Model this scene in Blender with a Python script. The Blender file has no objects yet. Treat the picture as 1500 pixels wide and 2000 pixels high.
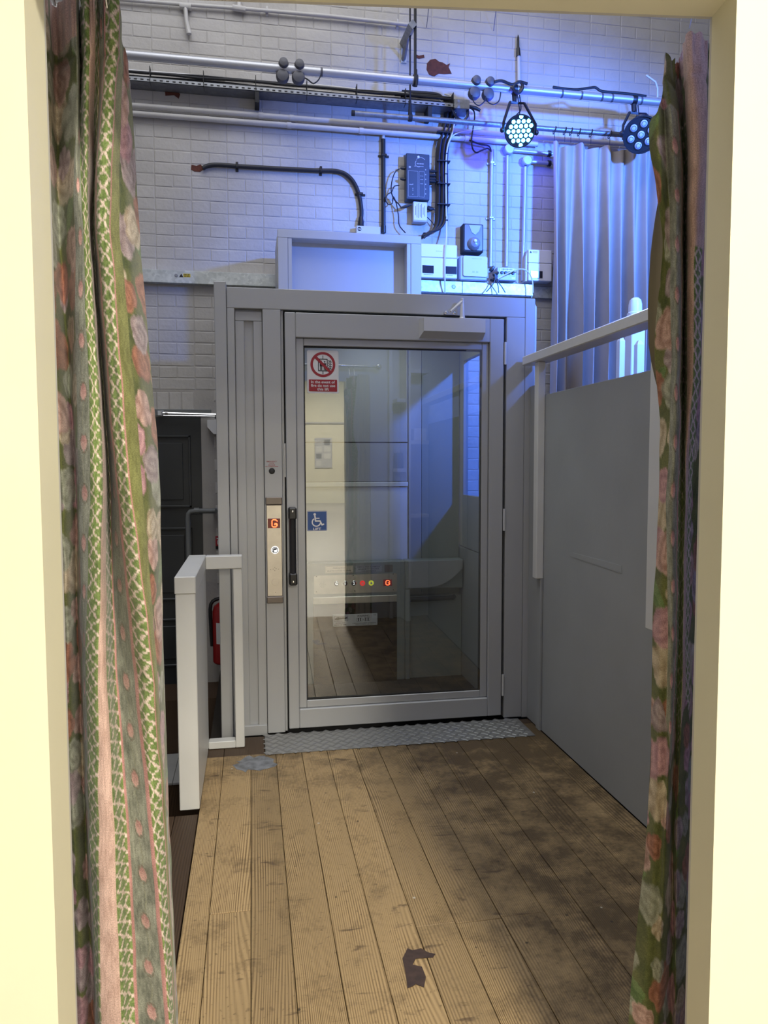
import bpy, bmesh, math, random
import numpy as np
from mathutils import Vector, Matrix
random.seed(7); np.random.seed(7)
S = bpy.context.scene; COL = S.collection
PI = math.pi

# ---------------------------------------------------------------- camera
F = 1450.0; CAMZ = 1.32
def _n(v): return v/np.linalg.norm(v)
def _d(x, y): return _n(np.array([(x-750)/F, -(y-1000)/F, -1.0]))
_Y = _d(490, 904); _X = _d(8877, 880); _X = _n(_X-_Y*(_X@_Y)); _Z = np.cross(_X, _Y)
ROT = np.array([_X, _Y, _Z]); CAM = np.array([0, 0, CAMZ])
cam = bpy.data.cameras.new('camera'); cam.sensor_fit = 'VERTICAL'; cam.sensor_height = 36.0
cam.lens = F/2000*36.0; cam.clip_start = 0.02
co = bpy.data.objects.new('camera', cam); COL.objects.link(co)
co.matrix_world = Matrix([list(ROT[0])+[0], list(ROT[1])+[0], list(ROT[2])+[CAMZ], [0, 0, 0, 1]])
S.camera = co
def P(x, y, Y):                       # photo pixel -> point of the plane at depth Y (metres)
    r = ROT@_d(x, y); p = CAM+r*(Y/r[1]); return Vector(p)
def proj(p):
    c = ROT.T@(np.array(p)-CAM); return 750+F*c[0]/-c[2], 1000-F*c[1]/-c[2]

# ---------------------------------------------------------------- world, lights, exposure
S.view_settings.view_transform = 'Standard'; S.view_settings.look = 'None'
S.view_settings.exposure = 0.0; S.view_settings.gamma = 1.0; S.view_settings.use_curve_mapping = False
W = bpy.data.worlds.new('world'); S.world = W; W.use_nodes = True
W.node_tree.nodes['Background'].inputs[0].default_value = (0.9, 0.92, 1.0, 1)
W.node_tree.nodes['Background'].inputs[1].default_value = 0.05
def area(name, loc, size, power, color, target=None, sy=None):
    l = bpy.data.lights.new(name, 'AREA'); l.shape = 'RECTANGLE'; l.size = size; l.size_y = sy or size
    l.energy = power; l.color = color
    o = bpy.data.objects.new(name, l); o.location = loc; COL.objects.link(o)
    if target is not None:
        o.rotation_euler = (Vector(target)-Vector(loc)).to_track_quat('-Z', 'Y').to_euler()
    return o
def spot(name, loc, target, power, color, ang, blend=0.6, r=0.05):
    l = bpy.data.lights.new(name, 'SPOT'); l.energy = power; l.color = color; l.spot_size = math.radians(ang)
    l.spot_blend = blend; l.shadow_soft_size = r
    o = bpy.data.objects.new(name, l); o.location = loc; COL.objects.link(o)
    o.rotation_euler = (Vector(target)-Vector(loc)).to_track_quat('-Z', 'Y').to_euler(); return o
WARM = (1.0, 0.93, 0.78)
area('stage_ceiling_light', (0.2, 2.6, 5.7), 3.2, 112, (0.96, 0.97, 1.0))
area('hall_ceiling_light', (0.95, -1.7, 3.95), 0.4, 270, WARM, sy=1.2)
area('hall_ceiling_light', (0.9, -5.5, 3.95), 0.5, 300, WARM, sy=1.6)
area('hall_ceiling_light', (0.6, -9.5, 3.95), 0.6, 300, WARM, sy=1.6)
area('hall_ceiling_light', (1.5, -14.0, 3.95), 2.0, 480, WARM, sy=1.6)
spot('blue_stage_spot', (3.0, 1.75, 3.35), (2.05, 5.0, 2.45), 2150, (0.07, 0.22, 1.0), 68, 1.0, 0.12)
area('lift_cabin_light', (0.75, 4.0, 2.09), 0.35, 3.0, (0.9, 1.0, 0.95))

# ---------------------------------------------------------------- material helpers
def mat(name, color=(0.5, 0.5, 0.5), rough=0.5, metal=0.0, spec=0.5, bump=0.0, bscale=200.0, vary=0.0, vscale=6.0, emit=None, estr=0.0, coat=0.0):
    m = bpy.data.materials.new(name); m.use_nodes = True
    nt = m.node_tree; b = nt.nodes['Principled BSDF']
    b.inputs['Base Color'].default_value = (*color, 1); b.inputs['Roughness'].default_value = rough
    b.inputs['Metallic'].default_value = metal; b.inputs['Specular IOR Level'].default_value = spec
    b.inputs['Coat Weight'].default_value = coat
    if emit: b.inputs['Emission Color'].default_value = (*emit, 1); b.inputs['Emission Strength'].default_value = estr
    if bump or vary:
        g = nt.nodes.new('ShaderNodeNewGeometry')
    if vary:
        n = nt.nodes.new('ShaderNodeTexNoise'); n.inputs['Scale'].default_value = vscale; n.inputs['Detail'].default_value = 6
        nt.links.new(g.outputs['Position'], n.inputs['Vector'])
        mp = nt.nodes.new('ShaderNodeMapRange'); mp.inputs[1].default_value = 0.3; mp.inputs[2].default_value = 0.7
        mp.inputs[3].default_value = 1-vary; mp.inputs[4].default_value = 1+vary
        nt.links.new(n.outputs['Fac'], mp.inputs[0])
        hs = nt.nodes.new('ShaderNodeHueSaturation'); hs.inputs['Color'].default_value = (*color, 1)
        nt.links.new(mp.outputs[0], hs.inputs['Value']); nt.links.new(hs.outputs[0], b.inputs['Base Color'])
    if bump:
        n = nt.nodes.new('ShaderNodeTexNoise'); n.inputs['Scale'].default_value = bscale; n.inputs['Detail'].default_value = 3
        nt.links.new(g.outputs['Position'], n.inputs['Vector'])
        bp = nt.nodes.new('ShaderNodeBump'); bp.inputs['Strength'].default_value = bump; bp.inputs['Distance'].default_value = 0.004
        nt.links.new(n.outputs['Fac'], bp.inputs['Height']); nt.links.new(bp.outputs[0], b.inputs['Normal'])
    return m
def N(nt, t, **kw):
    n = nt.nodes.new(t)
    for k, v in kw.items():
        if k.startswith('i_'):
            key = k[2:]; key = int(key) if key.isdigit() else key.replace('_', ' ')
            if hasattr(v, 'is_linked') and hasattr(v, 'node'): nt.links.new(v, n.inputs[key])
            else: n.inputs[key].default_value = v
        else: setattr(n, k, v)
    return n
def math_(nt, op, a, b=None, c=None):
    n = nt.nodes.new('ShaderNodeMath'); n.operation = op
    for i, v in enumerate((a, b, c)):
        if v is None: continue
        if hasattr(v, 'node'): nt.links.new(v, n.inputs[i])
        else: n.inputs[i].default_value = v
    return n.outputs[0]
def mixc(nt, fac, a, b, mode='MIX'):
    n = nt.nodes.new('ShaderNodeMix'); n.data_type = 'RGBA'; n.blend_type = mode
    for i, v in ((0, fac), (6, a), (7, b)):
        if hasattr(v, 'node'): nt.links.new(v, n.inputs[i])
        else: n.inputs[i].default_value = v if i == 0 else (*v, 1)
    return n.outputs[2]
def maprange(nt, v, a, b, c=0.0, d=1.0):
    n = nt.nodes.new('ShaderNodeMapRange'); nt.links.new(v, n.inputs[0])
    for i, x in enumerate((a, b, c, d)): n.inputs[i+1].default_value = x
    return n.outputs[0]
def base(name):
    m = bpy.data.materials.new(name); m.use_nodes = True; nt = m.node_tree
    return m, nt, nt.nodes['Principled BSDF']

def wood_mat(name, light, dark, rough=0.5, stain=True, scale=1.0):
    m, nt, b = base(name)
    g = N(nt, 'ShaderNodeNewGeometry'); oi = N(nt, 'ShaderNodeObjectInfo')
    off = N(nt, 'ShaderNodeCombineXYZ', i_X=math_(nt, 'MULTIPLY', oi.outputs['Random'], 37.0), i_Y=math_(nt, 'MULTIPLY', oi.outputs['Random'], 91.0))
    p = N(nt, 'ShaderNodeVectorMath', operation='ADD', i_0=g.outputs['Position'], i_1=off.outputs[0])
    def mp(sx, sy, sz=1): return N(nt, 'ShaderNodeMapping', i_Vector=p.outputs[0], i_Scale=(sx, sy, sz)).outputs[0]
    warp = N(nt, 'ShaderNodeTexNoise', i_Vector=mp(5.5, 0.5), i_Scale=1.0, i_Detail=1.0).outputs['Fac']
    sx = N(nt, 'ShaderNodeSeparateXYZ', i_0=p.outputs[0]).outputs[0]
    ph = math_(nt, 'ADD', math_(nt, 'MULTIPLY', sx, 960*scale), math_(nt, 'MULTIPLY', warp, 150*scale))
    ring = maprange(nt, math_(nt, 'SINE', ph), -0.6, 1.0)
    fine = N(nt, 'ShaderNodeTexNoise', i_Vector=mp(300, 5), i_Scale=1.0, i_Detail=3.0).outputs['Fac']
    patch = N(nt, 'ShaderNodeTexNoise', i_Vector=mp(6, 2), i_Scale=1.0, i_Detail=4.0).outputs['Fac']
    gr = math_(nt, 'MULTIPLY', ring, maprange(nt, fine, 0.3, 0.7, 0.45, 1.0))
    gr = math_(nt, 'MULTIPLY', gr, maprange(nt, patch, 0.35, 0.65, 0.3, 1.0))
    c = mixc(nt, gr, light, dark)
    tone = math_(nt, 'ADD', math_(nt, 'MULTIPLY', oi.outputs['Random'], 0.35), maprange(nt, patch, 0.3, 0.7, 0.68, 0.98))
    c = mixc(nt, 1.0, c, N(nt, 'ShaderNodeCombineXYZ', i_X=tone, i_Y=tone, i_Z=tone).outputs[0], 'MULTIPLY')
    # knots
    v = N(nt, 'ShaderNodeTexVoronoi', i_Vector=mp(4.2, 1.5), i_Scale=1.0)
    kn = maprange(nt, v.outputs['Distance'], 0.05, 0.085, 1.0, 0.0)
    c = mixc(nt, kn, c, (dark[0]*0.6, dark[1]*0.5, dark[2]*0.5))
    if stain:
        wp = g.outputs['Position']
        s1 = N(nt, 'ShaderNodeTexNoise', i_Vector=wp, i_Scale=6.5, i_Detail=12.0, i_Roughness=0.78).outputs['Fac']
        sp = N(nt, 'ShaderNodeSeparateXYZ', i_0=wp)
        # worn traffic dirt: heavier at the lift sill; with painted-in shade along the balustrade
        d1 = maprange(nt, sp.outputs[1], 2.75, 3.4, 0.0, 0.12)
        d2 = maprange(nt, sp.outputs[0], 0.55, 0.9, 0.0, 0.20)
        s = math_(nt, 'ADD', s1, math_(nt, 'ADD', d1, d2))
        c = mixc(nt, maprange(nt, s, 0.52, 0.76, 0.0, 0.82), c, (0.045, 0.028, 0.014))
        s2 = N(nt, 'ShaderNodeTexNoise', i_Vector=N(nt, 'ShaderNodeMapping', i_Vector=wp, i_Scale=(14, 9, 1)).outputs[0], i_Scale=1.0, i_Detail=5.0).outputs['Fac']
        c = mixc(nt, maprange(nt, s2, 0.68, 0.76, 0.0, 0.75), c, (0.05, 0.03, 0.018))
        s5 = N(nt, 'ShaderNodeTexNoise', i_Vector=N(nt, 'ShaderNodeMapping', i_Vector=wp, i_Scale=(9, 26, 1), i_Rotation=(0, 0, 0.3)).outputs[0], i_Scale=1.0, i_Detail=4.0, i_Distortion=0.6).outputs['Fac']
        c = mixc(nt, maprange(nt, s5, 0.64, 0.72, 0.0, 0.7), c, (0.07, 0.042, 0.024))
        s6 = N(nt, 'ShaderNodeTexNoise', i_Vector=wp, i_Scale=75.0, i_Detail=3.0).outputs['Fac']
        c = mixc(nt, maprange(nt, s6, 0.62, 0.74, 0.0, 0.55), c, (0.06, 0.036, 0.02))
        s3 = N(nt, 'ShaderNodeTexVoronoi', i_Vector=wp, i_Scale=9.0)
        c = mixc(nt, maprange(nt, s3.outputs['Distance'], 0.035, 0.05, 0.8, 0.0), c, (0.02, 0.015, 0.012))
        s4 = N(nt, 'ShaderNodeTexVoronoi', i_Vector=N(nt, 'ShaderNodeMapping', i_Vector=wp, i_Location=(3.3, 1.7, 0)).outputs[0], i_Scale=6.5)
        c = mixc(nt, maprange(nt, s4.outputs['Distance'], 0.028, 0.034, 0.8, 0.0), c, (0.5, 0.47, 0.4))
    nt.links.new(c, b.inputs['Base Color']); b.inputs['Roughness'].default_value = rough
    b.inputs['Specular IOR Level'].default_value = 0.35
    bp = N(nt, 'ShaderNodeBump', i_Strength=0.35, i_Distance=0.002, i_Height=math_(nt, 'SUBTRACT', 1.0, gr))
    nt.links.new(bp.outputs[0], b.inputs['Normal'])
    return m
def brick_mat():
    m, nt, b = base('painted_brick')
    g = N(nt, 'ShaderNodeNewGeometry'); oi = N(nt, 'ShaderNodeObjectInfo')
    n1 = N(nt, 'ShaderNodeTexNoise', i_Vector=g.outputs['Position'], i_Scale=2.2, i_Detail=6.0).outputs['Fac']
    n2 = N(nt, 'ShaderNodeTexNoise', i_Vector=g.outputs['Position'], i_Scale=26.0, i_Detail=6.0).outputs['Fac']
    c = mixc(nt, maprange(nt, n1, 0.35, 0.65), (0.43, 0.41, 0.385), (0.52, 0.50, 0.47))
    c = mixc(nt, maprange(nt, n2, 0.62, 0.80, 0, 0.35), c, (0.36, 0.32, 0.28))
    t = math_(nt, 'ADD', math_(nt, 'MULTIPLY', oi.outputs['Random'], 0.07), 0.95)
    c = mixc(nt, 1.0, c, N(nt, 'ShaderNodeCombineXYZ', i_X=t, i_Y=t, i_Z=t).outputs[0], 'MULTIPLY')
    nt.links.new(c, b.inputs['Base Color']); b.inputs['Roughness'].default_value = 0.62
    n3 = N(nt, 'ShaderNodeTexNoise', i_Vector=g.outputs['Position'], i_Scale=38.0, i_Detail=5.0).outputs['Fac']
    bp = N(nt, 'ShaderNodeBump', i_Strength=0.5, i_Distance=0.006, i_Height=n3); nt.links.new(bp.outputs[0], b.inputs['Normal'])
    return m
def attr_cloth(name):
    m, nt, b = base(name)
    a = N(nt, 'ShaderNodeAttribute', attribute_name='print')
    uv = N(nt, 'ShaderNodeAttribute', attribute_name='cloth')
    n = N(nt, 'ShaderNodeTexNoise', i_Vector=uv.outputs['Vector'], i_Scale=420.0, i_Detail=3.0).outputs['Fac']
    t = maprange(nt, n, 0.3, 0.7, 0.72, 1.25)
    c = mixc(nt, 1.0, a.outputs['Color'], N(nt, 'ShaderNodeCombineXYZ', i_X=t, i_Y=t, i_Z=t).outputs[0], 'MULTIPLY')
    nt.links.new(c, b.inputs['Base Color']); b.inputs['Roughness'].default_value = 0.85
    b.inputs['Specular IOR Level'].default_value = 0.15; b.inputs['Sheen Weight'].default_value = 0.15
    return m
def glass_mat(name, refl=0.16, tint=(0.86, 0.9, 0.9), dust=0.0):
    m = bpy.data.materials.new(name); m.use_nodes = True; nt = m.node_tree; nt.nodes.clear()
    out = nt.nodes.new('ShaderNodeOutputMaterial')
    t = N(nt, 'ShaderNodeBsdfTransparent', i_Color=(*tint, 1)); gl = N(nt, 'ShaderNodeBsdfGlossy', i_Color=(1, 1, 1, 1), i_Roughness=0.0)
    mx = N(nt, 'ShaderNodeMixShader', i_0=refl, i_1=t.outputs[0], i_2=gl.outputs[0])
    last = mx.outputs[0]
    if dust:
        df = N(nt, 'ShaderNodeBsdfDiffuse', i_Color=(0.7, 0.7, 0.7, 1))
        last = N(nt, 'ShaderNodeMixShader', i_0=dust, i_1=last, i_2=df.outputs[0]).outputs[0]
    nt.links.new(last, out.inputs[0]); return m
def galv_mat():
    m, nt, b = base('galvanised_steel')
    g = N(nt, 'ShaderNodeNewGeometry')
    v = N(nt, 'ShaderNodeTexVoronoi', i_Vector=g.outputs['Position'], i_Scale=55.0)
    n = N(nt, 'ShaderNodeTexNoise', i_Vector=g.outputs['Position'], i_Scale=18.0, i_Detail=5.0).outputs['Fac']
    f = math_(nt, 'ADD', math_(nt, 'MULTIPLY', v.outputs['Color'], 0.4), math_(nt, 'MULTIPLY', n, 0.6))
    c = mixc(nt, maprange(nt, f, 0.3, 0.7), (0.46, 0.49, 0.48), (0.66, 0.69, 0.67))
    nt.links.new(c, b.inputs['Base Color']); b.inputs['Metallic'].default_value = 0.45; b.inputs['Roughness'].default_value = 0.45
    return m
M = dict(
    grey=mat('lift_grey_paint', (0.455, 0.465, 0.48), 0.42, 0.15, bump=0.05, bscale=900),
    wgrey=mat('pale_grey_gloss_paint', (0.70, 0.705, 0.69), 0.4, bump=0.08, bscale=60, vary=0.03),
    panel=mat('balustrade_grey_paint', (0.34, 0.355, 0.365), 0.55, bump=0.12, bscale=40, vary=0.05, vscale=3),
    console=mat('console_grey_green', (0.27, 0.30, 0.285), 0.5, bump=0.05, bscale=700),
    cabin=mat('cabin_panel_grey', (0.36, 0.37, 0.38), 0.45),
    cream=mat('cream_wall_paint', (0.82, 0.785, 0.605), 0.6, bump=0.04, bscale=60, vary=0.02, vscale=5),
    brick=brick_mat(), mortar=mat('painted_mortar', (0.40, 0.38, 0.355), 0.8, bump=0.4, bscale=60, vary=0.08),
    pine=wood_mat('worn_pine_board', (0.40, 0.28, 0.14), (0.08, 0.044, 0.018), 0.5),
    darkwood=wood_mat('dark_stained_board', (0.075, 0.045, 0.025), (0.03, 0.018, 0.01), 0.55, stain=False),
    subfloor=mat('dark_subfloor', (0.02, 0.015, 0.01), 0.9),
    tile=mat('pale_vinyl_tile', (0.42, 0.42, 0.40), 0.5, vary=0.08),
    door=mat('charcoal_door_paint', (0.028, 0.031, 0.033), 0.4), pipe=mat('grey_painted_pipe', (0.16, 0.17, 0.17), 0.5),
    wpipe=mat('painted_conduit', (0.56, 0.545, 0.52), 0.45, bump=0.15, bscale=60, vary=0.05),
    alu=mat('aluminium_tube', (0.50, 0.51, 0.54), 0.45, 0.6, bump=0.03, bscale=300),
    scaff=mat('dull_steel_tube', (0.26, 0.27, 0.29), 0.45, 0.7, bump=0.3, bscale=120, vary=0.15, vscale=30),
    galv=galv_mat(), steel=mat('brushed_stainless', (0.56, 0.52, 0.46), 0.38, 0.85, vary=0.08, vscale=20),
    chrome=mat('bright_chrome', (0.75, 0.75, 0.75), 0.12, 1.0), black=mat('black_plastic', (0.012, 0.012, 0.013), 0.4),
    mattblack=mat('matt_black', (0.015, 0.015, 0.017), 0.7), cable=mat('black_cable_sheath', (0.012, 0.013, 0.018), 0.5),
    wcable=mat('white_cable_sheath', (0.65, 0.65, 0.66), 0.5), brownend=mat('bronze_end_cap', (0.16, 0.135, 0.12), 0.35, 0.5),
    closer=mat('silver_closer', (0.66, 0.67, 0.69), 0.4, 0.25), white=mat('white_plastic', (0.72, 0.72, 0.72), 0.45),
    offwhite=mat('off_white_plastic', (0.55, 0.55, 0.56), 0.45), greyplas=mat('grey_plastic_box', (0.36, 0.37, 0.40), 0.4),
    smoke=mat('smoked_window', (0.02, 0.02, 0.03), 0.15), bluebox=mat('slate_blue_metal', (0.035, 0.05, 0.075), 0.4),
    silver=mat('silver_label', (0.66, 0.66, 0.66), 0.4), red=mat('sign_red', (0.38, 0.022, 0.035), 0.4), signwhite=mat('sign_white', (0.82, 0.82, 0.84), 0.4),
    signblue=mat('sign_blue', (0.012, 0.075, 0.29), 0.4), ink=mat('black_ink', (0.01, 0.01, 0.012), 0.6), yellow=mat('yellow_label', (0.55, 0.42, 0.03), 0.5),
    extred=mat('extinguisher_red', (0.30, 0.012, 0.012), 0.3), rust=mat('rust', (0.10, 0.025, 0.014), 0.8, bump=0.5, bscale=90, vary=0.3, vscale=40),
    ledred=mat('red_led', (0.2, 0, 0), 0.4, emit=(1.0, 0.10, 0.03), estr=5.0), displ=mat('dark_red_display', (0.03, 0.004, 0.004), 0.2, emit=(0.3, 0.0, 0.0), estr=0.25),
    glow=mat('lit_white_button', (0.6, 0.6, 0.6), 0.4, emit=(1, 1, 1), estr=0.9), redbtn=mat('lit_red_button', (0.4, 0.01, 0.01), 0.4, emit=(1, 0.02, 0.02), estr=0.7),
    yelbtn=mat('lit_yellow_button', (0.5, 0.5, 0.02), 0.4, emit=(0.7, 0.75, 0.05), estr=0.6), tape=mat('grey_tape', (0.085, 0.085, 0.10), 0.5),
    led=mat('blue_led_lens', (0.1, 0.3, 0.5), 0.3, emit=(0.09, 0.55, 1.0), estr=14.0), lens=mat('clear_led_lens', (0.55, 0.58, 0.75), 0.15, spec=0.8, coat=0.5),
    parbody=mat('par_can_black', (0.012, 0.012, 0.014), 0.45), beige=mat('beige_curtain_cloth', (0.40, 0.35, 0.315), 0.9, spec=0.1, bump=0.1, bscale=700, vary=0.05),
    lining=mat('beige_curtain_lining', (0.42, 0.37, 0.30), 0.9, spec=0.1), floral=attr_cloth('floral_print_cloth'),
    plate=mat('aluminium_tread_plate', (0.20, 0.20, 0.195), 0.5, 0.35, vary=0.12, vscale=14), tread=mat('polished_tread_bar', (0.30, 0.30, 0.295), 0.4, 0.45),
    glass=glass_mat('door_glass', 0.18, (0.86, 0.9, 0.9), 0.012), sideglass=glass_mat('side_glass', 0.06, (0.6, 0.66, 0.8)), blackpanel=mat('glossy_black_panel', (0.006, 0.006, 0.006), 0.08),
    hallfloor=mat('hall_vinyl_floor', (0.36, 0.33, 0.29), 0.35, vary=0.15, vscale=3), plaster=mat('white_plaster', (0.58, 0.57, 0.55), 0.7, vary=0.04), ceil=mat('pale_ceiling', (0.6, 0.6, 0.58), 0.8),
    seal=mat('black_rubber_seal', (0.01, 0.01, 0.01), 0.7), greypaint=mat('spilt_grey_paint', (0.16, 0.17, 0.19), 0.5, vary=0.4, vscale=30), mark=mat('brown_tape_residue', (0.05, 0.028, 0.02), 0.45, vary=0.3, vscale=60),
    frost=mat('clear_cover', (0.20, 0.21, 0.23), 0.2), paper=mat('paper', (0.7, 0.7, 0.68), 0.7), greyinlay=mat('grey_paper', (0.25, 0.25, 0.25), 0.7), pinkposter=mat('pink_poster', (0.45, 0.10, 0.14), 0.7),
    shelf=mat('white_shelf_paint', (0.62, 0.62, 0.62), 0.5))

# ---------------------------------------------------------------- mesh builder
class MB:
    def __init__(s): s.v = []; s.f = []; s.m = []
    def add(s, vs, fs, m=0):
        o = len(s.v); s.v += [tuple(v) for v in vs]; s.f += [tuple(i+o for i in f) for f in fs]; s.m += [m]*len(fs); return s
    def box(s, x0, x1, y0, y1, z0, z1, m=0, c=0.0):
        if c <= 0:
            v = [(x, y, z) for z in (z0, z1) for y in (y0, y1) for x in (x0, x1)]
            return s.add(v, [(0, 2, 3, 1), (4, 5, 7, 6), (0, 1, 5, 4), (2, 6, 7, 3), (0, 4, 6, 2), (1, 3, 7, 5)], m)
        bm = bmesh.new(); bmesh.ops.create_cube(bm, size=1)
        for w in bm.verts: w.co = ((x0+x1)/2+w.co.x*(x1-x0), (y0+y1)/2+w.co.y*(y1-y0), (z0+z1)/2+w.co.z*(z1-z0))
        bmesh.ops.bevel(bm, geom=bm.edges[:], offset=c, segments=1, affect='EDGES')
        bm.verts.index_update(); s.add([w.co for w in bm.verts], [[w.index for w in f.verts] for f in bm.faces], m); bm.free(); return s
    def tube(s, pts, r, n=8, m=0, cap=True, closed=False):
        pts = [Vector(p) for p in pts]; k = len(pts); base_ = len(s.v); vs = []; fs = []
        t0 = (pts[1]-pts[0]).normalized(); up = Vector((0, 0, 1)) if abs(t0.z) < 0.9 else Vector((0, 1, 0))
        nr = t0.cross(up).normalized()
        for i, p in enumerate(pts):
            if closed: t = (pts[(i+1) % k]-pts[i-1]).normalized()
            else: t = ((pts[min(i+1, k-1)]-p).normalized()+(p-pts[max(i-1, 0)]).normalized()); t = t.normalized() if t.length > 1e-9 else t0
            nr = (nr-t*nr.dot(t)); nr = nr.normalized() if nr.length > 1e-6 else t.orthogonal().normalized()
            bn = t.cross(nr); rr = r[i] if isinstance(r, (list, tuple)) else r
            for j in range(n):
                a = 2*PI*j/n; vs.append(p+(nr*math.cos(a)+bn*math.sin(a))*rr)
        for i in range(k if closed else k-1):
            for j in range(n):
                a = i*n+j; b = i*n+(j+1) % n; c = ((i+1) % k)*n+(j+1) % n; d = ((i+1) % k)*n+j; fs.append((a, b, c, d))
        if cap and not closed: fs.append(tuple(range(n-1, -1, -1))); fs.append(tuple(range((k-1)*n, k*n)))
        return s.add(vs, fs, m)
    def cyl(s, a, b, r, n=16, m=0): return s.tube([a, b], r, n, m)
    def lathe(s, prof, org, axis, n=20, m=0):
        ax = Vector(axis).normalized(); u = ax.orthogonal().normalized(); w = ax.cross(u); org = Vector(org); vs = []; fs = []
        for r, h in prof:
            for j in range(n): a = 2*PI*j/n; vs.append(org+ax*h+(u*math.cos(a)+w*math.sin(a))*max(r, 1e-5))
        for i in range(len(prof)-1):
            for j in range(n): fs.append((i*n+j, i*n+(j+1) % n, (i+1)*n+(j+1) % n, (i+1)*n+j))
        fs.append(tuple(range(n-1, -1, -1))); k = len(prof)-1; fs.append(tuple(range(k*n, k*n+n)))
        return s.add(vs, fs, m)
    def prism(s, poly, y0, y1, m=0):          # polygon in x,z extruded in y
        n = len(poly); vs = [(x, y0, z) for x, z in poly]+[(x, y1, z) for x, z in poly]
        return s.add(vs, [tuple(range(n)), tuple(range(2*n-1, n-1, -1))]+[(i, i+n, (i+1) % n+n, (i+1) % n) for i in range(n)], m)
    def slab(s, poly, z0, z1, m=0):           # polygon in x,y extruded in z
        n = len(poly); vs = [(x, y, z0) for x, y in poly]+[(x, y, z1) for x, y in poly]
        return s.add(vs, [tuple(range(n-1, -1, -1)), tuple(range(n, 2*n))]+[(i, (i+1) % n, (i+1) % n+n, i+n) for i in range(n)], m)
    def flat(s, poly, y, m=0): return s.add([(x, y, z) for x, z in poly], [tuple(range(len(poly)))], m)
    def disc(s, x, z, r, y, m=0, n=24): return s.flat([(x+r*math.cos(2*PI*i/n), z+r*math.sin(2*PI*i/n)) for i in range(n)], y, m)
    def ring(s, x, z, r0, r1, y, m=0, n=32, a0=0, a1=2*PI):
        vs = []; fs = []
        for i in range(n+1):
            a = a0+(a1-a0)*i/n; c, d = math.cos(a), math.sin(a); vs += [(x+r0*c, y, z+r0*d), (x+r1*c, y, z+r1*d)]
        for i in range(n): fs.append((2*i, 2*i+1, 2*i+3, 2*i+2))
        return s.add(vs, fs, m)
    def stroke(s, pts, w, y, m=0):
        for (x0, z0), (x1, z1) in zip(pts[:-1], pts[1:]):
            d = math.hypot(x1-x0, z1-z0) or 1; nx, nz = -(z1-z0)/d*w/2, (x1-x0)/d*w/2
            s.flat([(x0+nx, z0+nz), (x0-nx, z0-nz), (x1-nx, z1-nz), (x1+nx, z1+nz)], y, m)
        for x0, z0 in pts: s.disc(x0, z0, w/2, y-0.00005, m, 10)
        return s
    def rrect(s, x0, x1, z0, z1, r, y0, y1, m=0):
        pl = []
        for cx, cz, a in ((x1-r, z1-r, 0), (x0+r, z1-r, PI/2), (x0+r, z0+r, PI), (x1-r, z0+r, 1.5*PI)):
            for i in range(5): t = a+PI/2*i/4; pl.append((cx+r*math.cos(t), cz+r*math.sin(t)))
        return s.prism(pl, y0, y1, m)
    def dash(s, x, z, w, h, y, m=0, seed=0):      # print too small to read: a row of short marks
        r = random.Random(seed*31+int(x*9973)+int(z*7919)); a = x-w/2
        while a < x+w/2-h*0.3:
            b = min(x+w/2, a+h*r.uniform(0.5, 1.5)); s.flat([(a, z-h/2), (b, z-h/2), (b, z+h/2), (a, z+h/2)], y, m); a = b+h*r.choice((0.25, 0.25, 0.3, 0.8))
        return s
    def text(s, txt, x, z, h, y, m=0, width=None, bold=0.0, mirror=False):
        cu = bpy.data.curves.new('t', 'FONT'); cu.body = txt; cu.size = 1; cu.align_x = 'CENTER'; cu.align_y = 'CENTER'; cu.offset = bold; cu.resolution_u = 3
        ob = bpy.data.objects.new('t', cu); me = bpy.data.meshes.new_from_object(ob)
        co_ = np.array([v.co[:] for v in me.vertices]) if len(me.vertices) else np.zeros((0, 3))
        fs = [tuple(p.vertices) for p in me.polygons]
        bpy.data.objects.remove(ob); bpy.data.curves.remove(cu); bpy.data.meshes.remove(me)
        if not len(co_): return s
        mn, mx = co_[:, :2].min(0), co_[:, :2].max(0); c = (mn+mx)/2; sc = h/(mx[1]-mn[1]); sx = (width/(mx[0]-mn[0])) if width else sc
        return s.add([(x+(p[0]-c[0])*sx, y, z+(p[1]-c[1])*sc) for p in co_], fs, m)
def world_loc(o):
    v = Vector((0, 0, 0))
    while o: v += o.location; o = o.parent
    return v
def part(name, mb, mats, parent=None, loc=None, smooth=30, sharp=True):
    me = bpy.data.meshes.new(name); org = world_loc(parent) if parent else Vector(loc or (0, 0, 0))
    me.from_pydata([(x-org.x, y-org.y, z-org.z) for x, y, z in mb.v], [], mb.f)
    mats = mats if isinstance(mats, (list, tuple)) else [mats]
    for k in mats: me.materials.append(M[k] if isinstance(k, str) else k)
    if len(mats) > 1: me.polygons.foreach_set('material_index', mb.m)
    if smooth:
        me.polygons.foreach_set('use_smooth', [True]*len(me.polygons)); me.set_sharp_from_angle(angle=math.radians(smooth))
    me.update(); o = bpy.data.objects.new(name, me); COL.objects.link(o)
    if parent: o.parent = parent
    else: o.location = org
    return o
def tag(o, label, cat, group=None):
    o['label'] = label; o['category'] = cat
    if group: o['group'] = group
    return o
def thing(name, label, cat, loc=(0, 0, 0), group=None):
    o = bpy.data.objects.new(name, None); o.location = loc; o.empty_display_size = 0.05; COL.objects.link(o); return tag(o, label, cat, group)
def solo(name, mb, mats, label, cat, group=None, loc=None, **k):
    loc = loc or (sum(v[0] for v in mb.v)/len(mb.v), sum(v[1] for v in mb.v)/len(mb.v), min(v[2] for v in mb.v))
    return tag(part(name, mb, mats, loc=loc, **k), label, cat, group)
def struct(name, mb, mats, parent=None, **k):
    o = part(name, mb, mats, parent, **k)
    if not parent: o['kind'] = 'structure'
    return o
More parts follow.
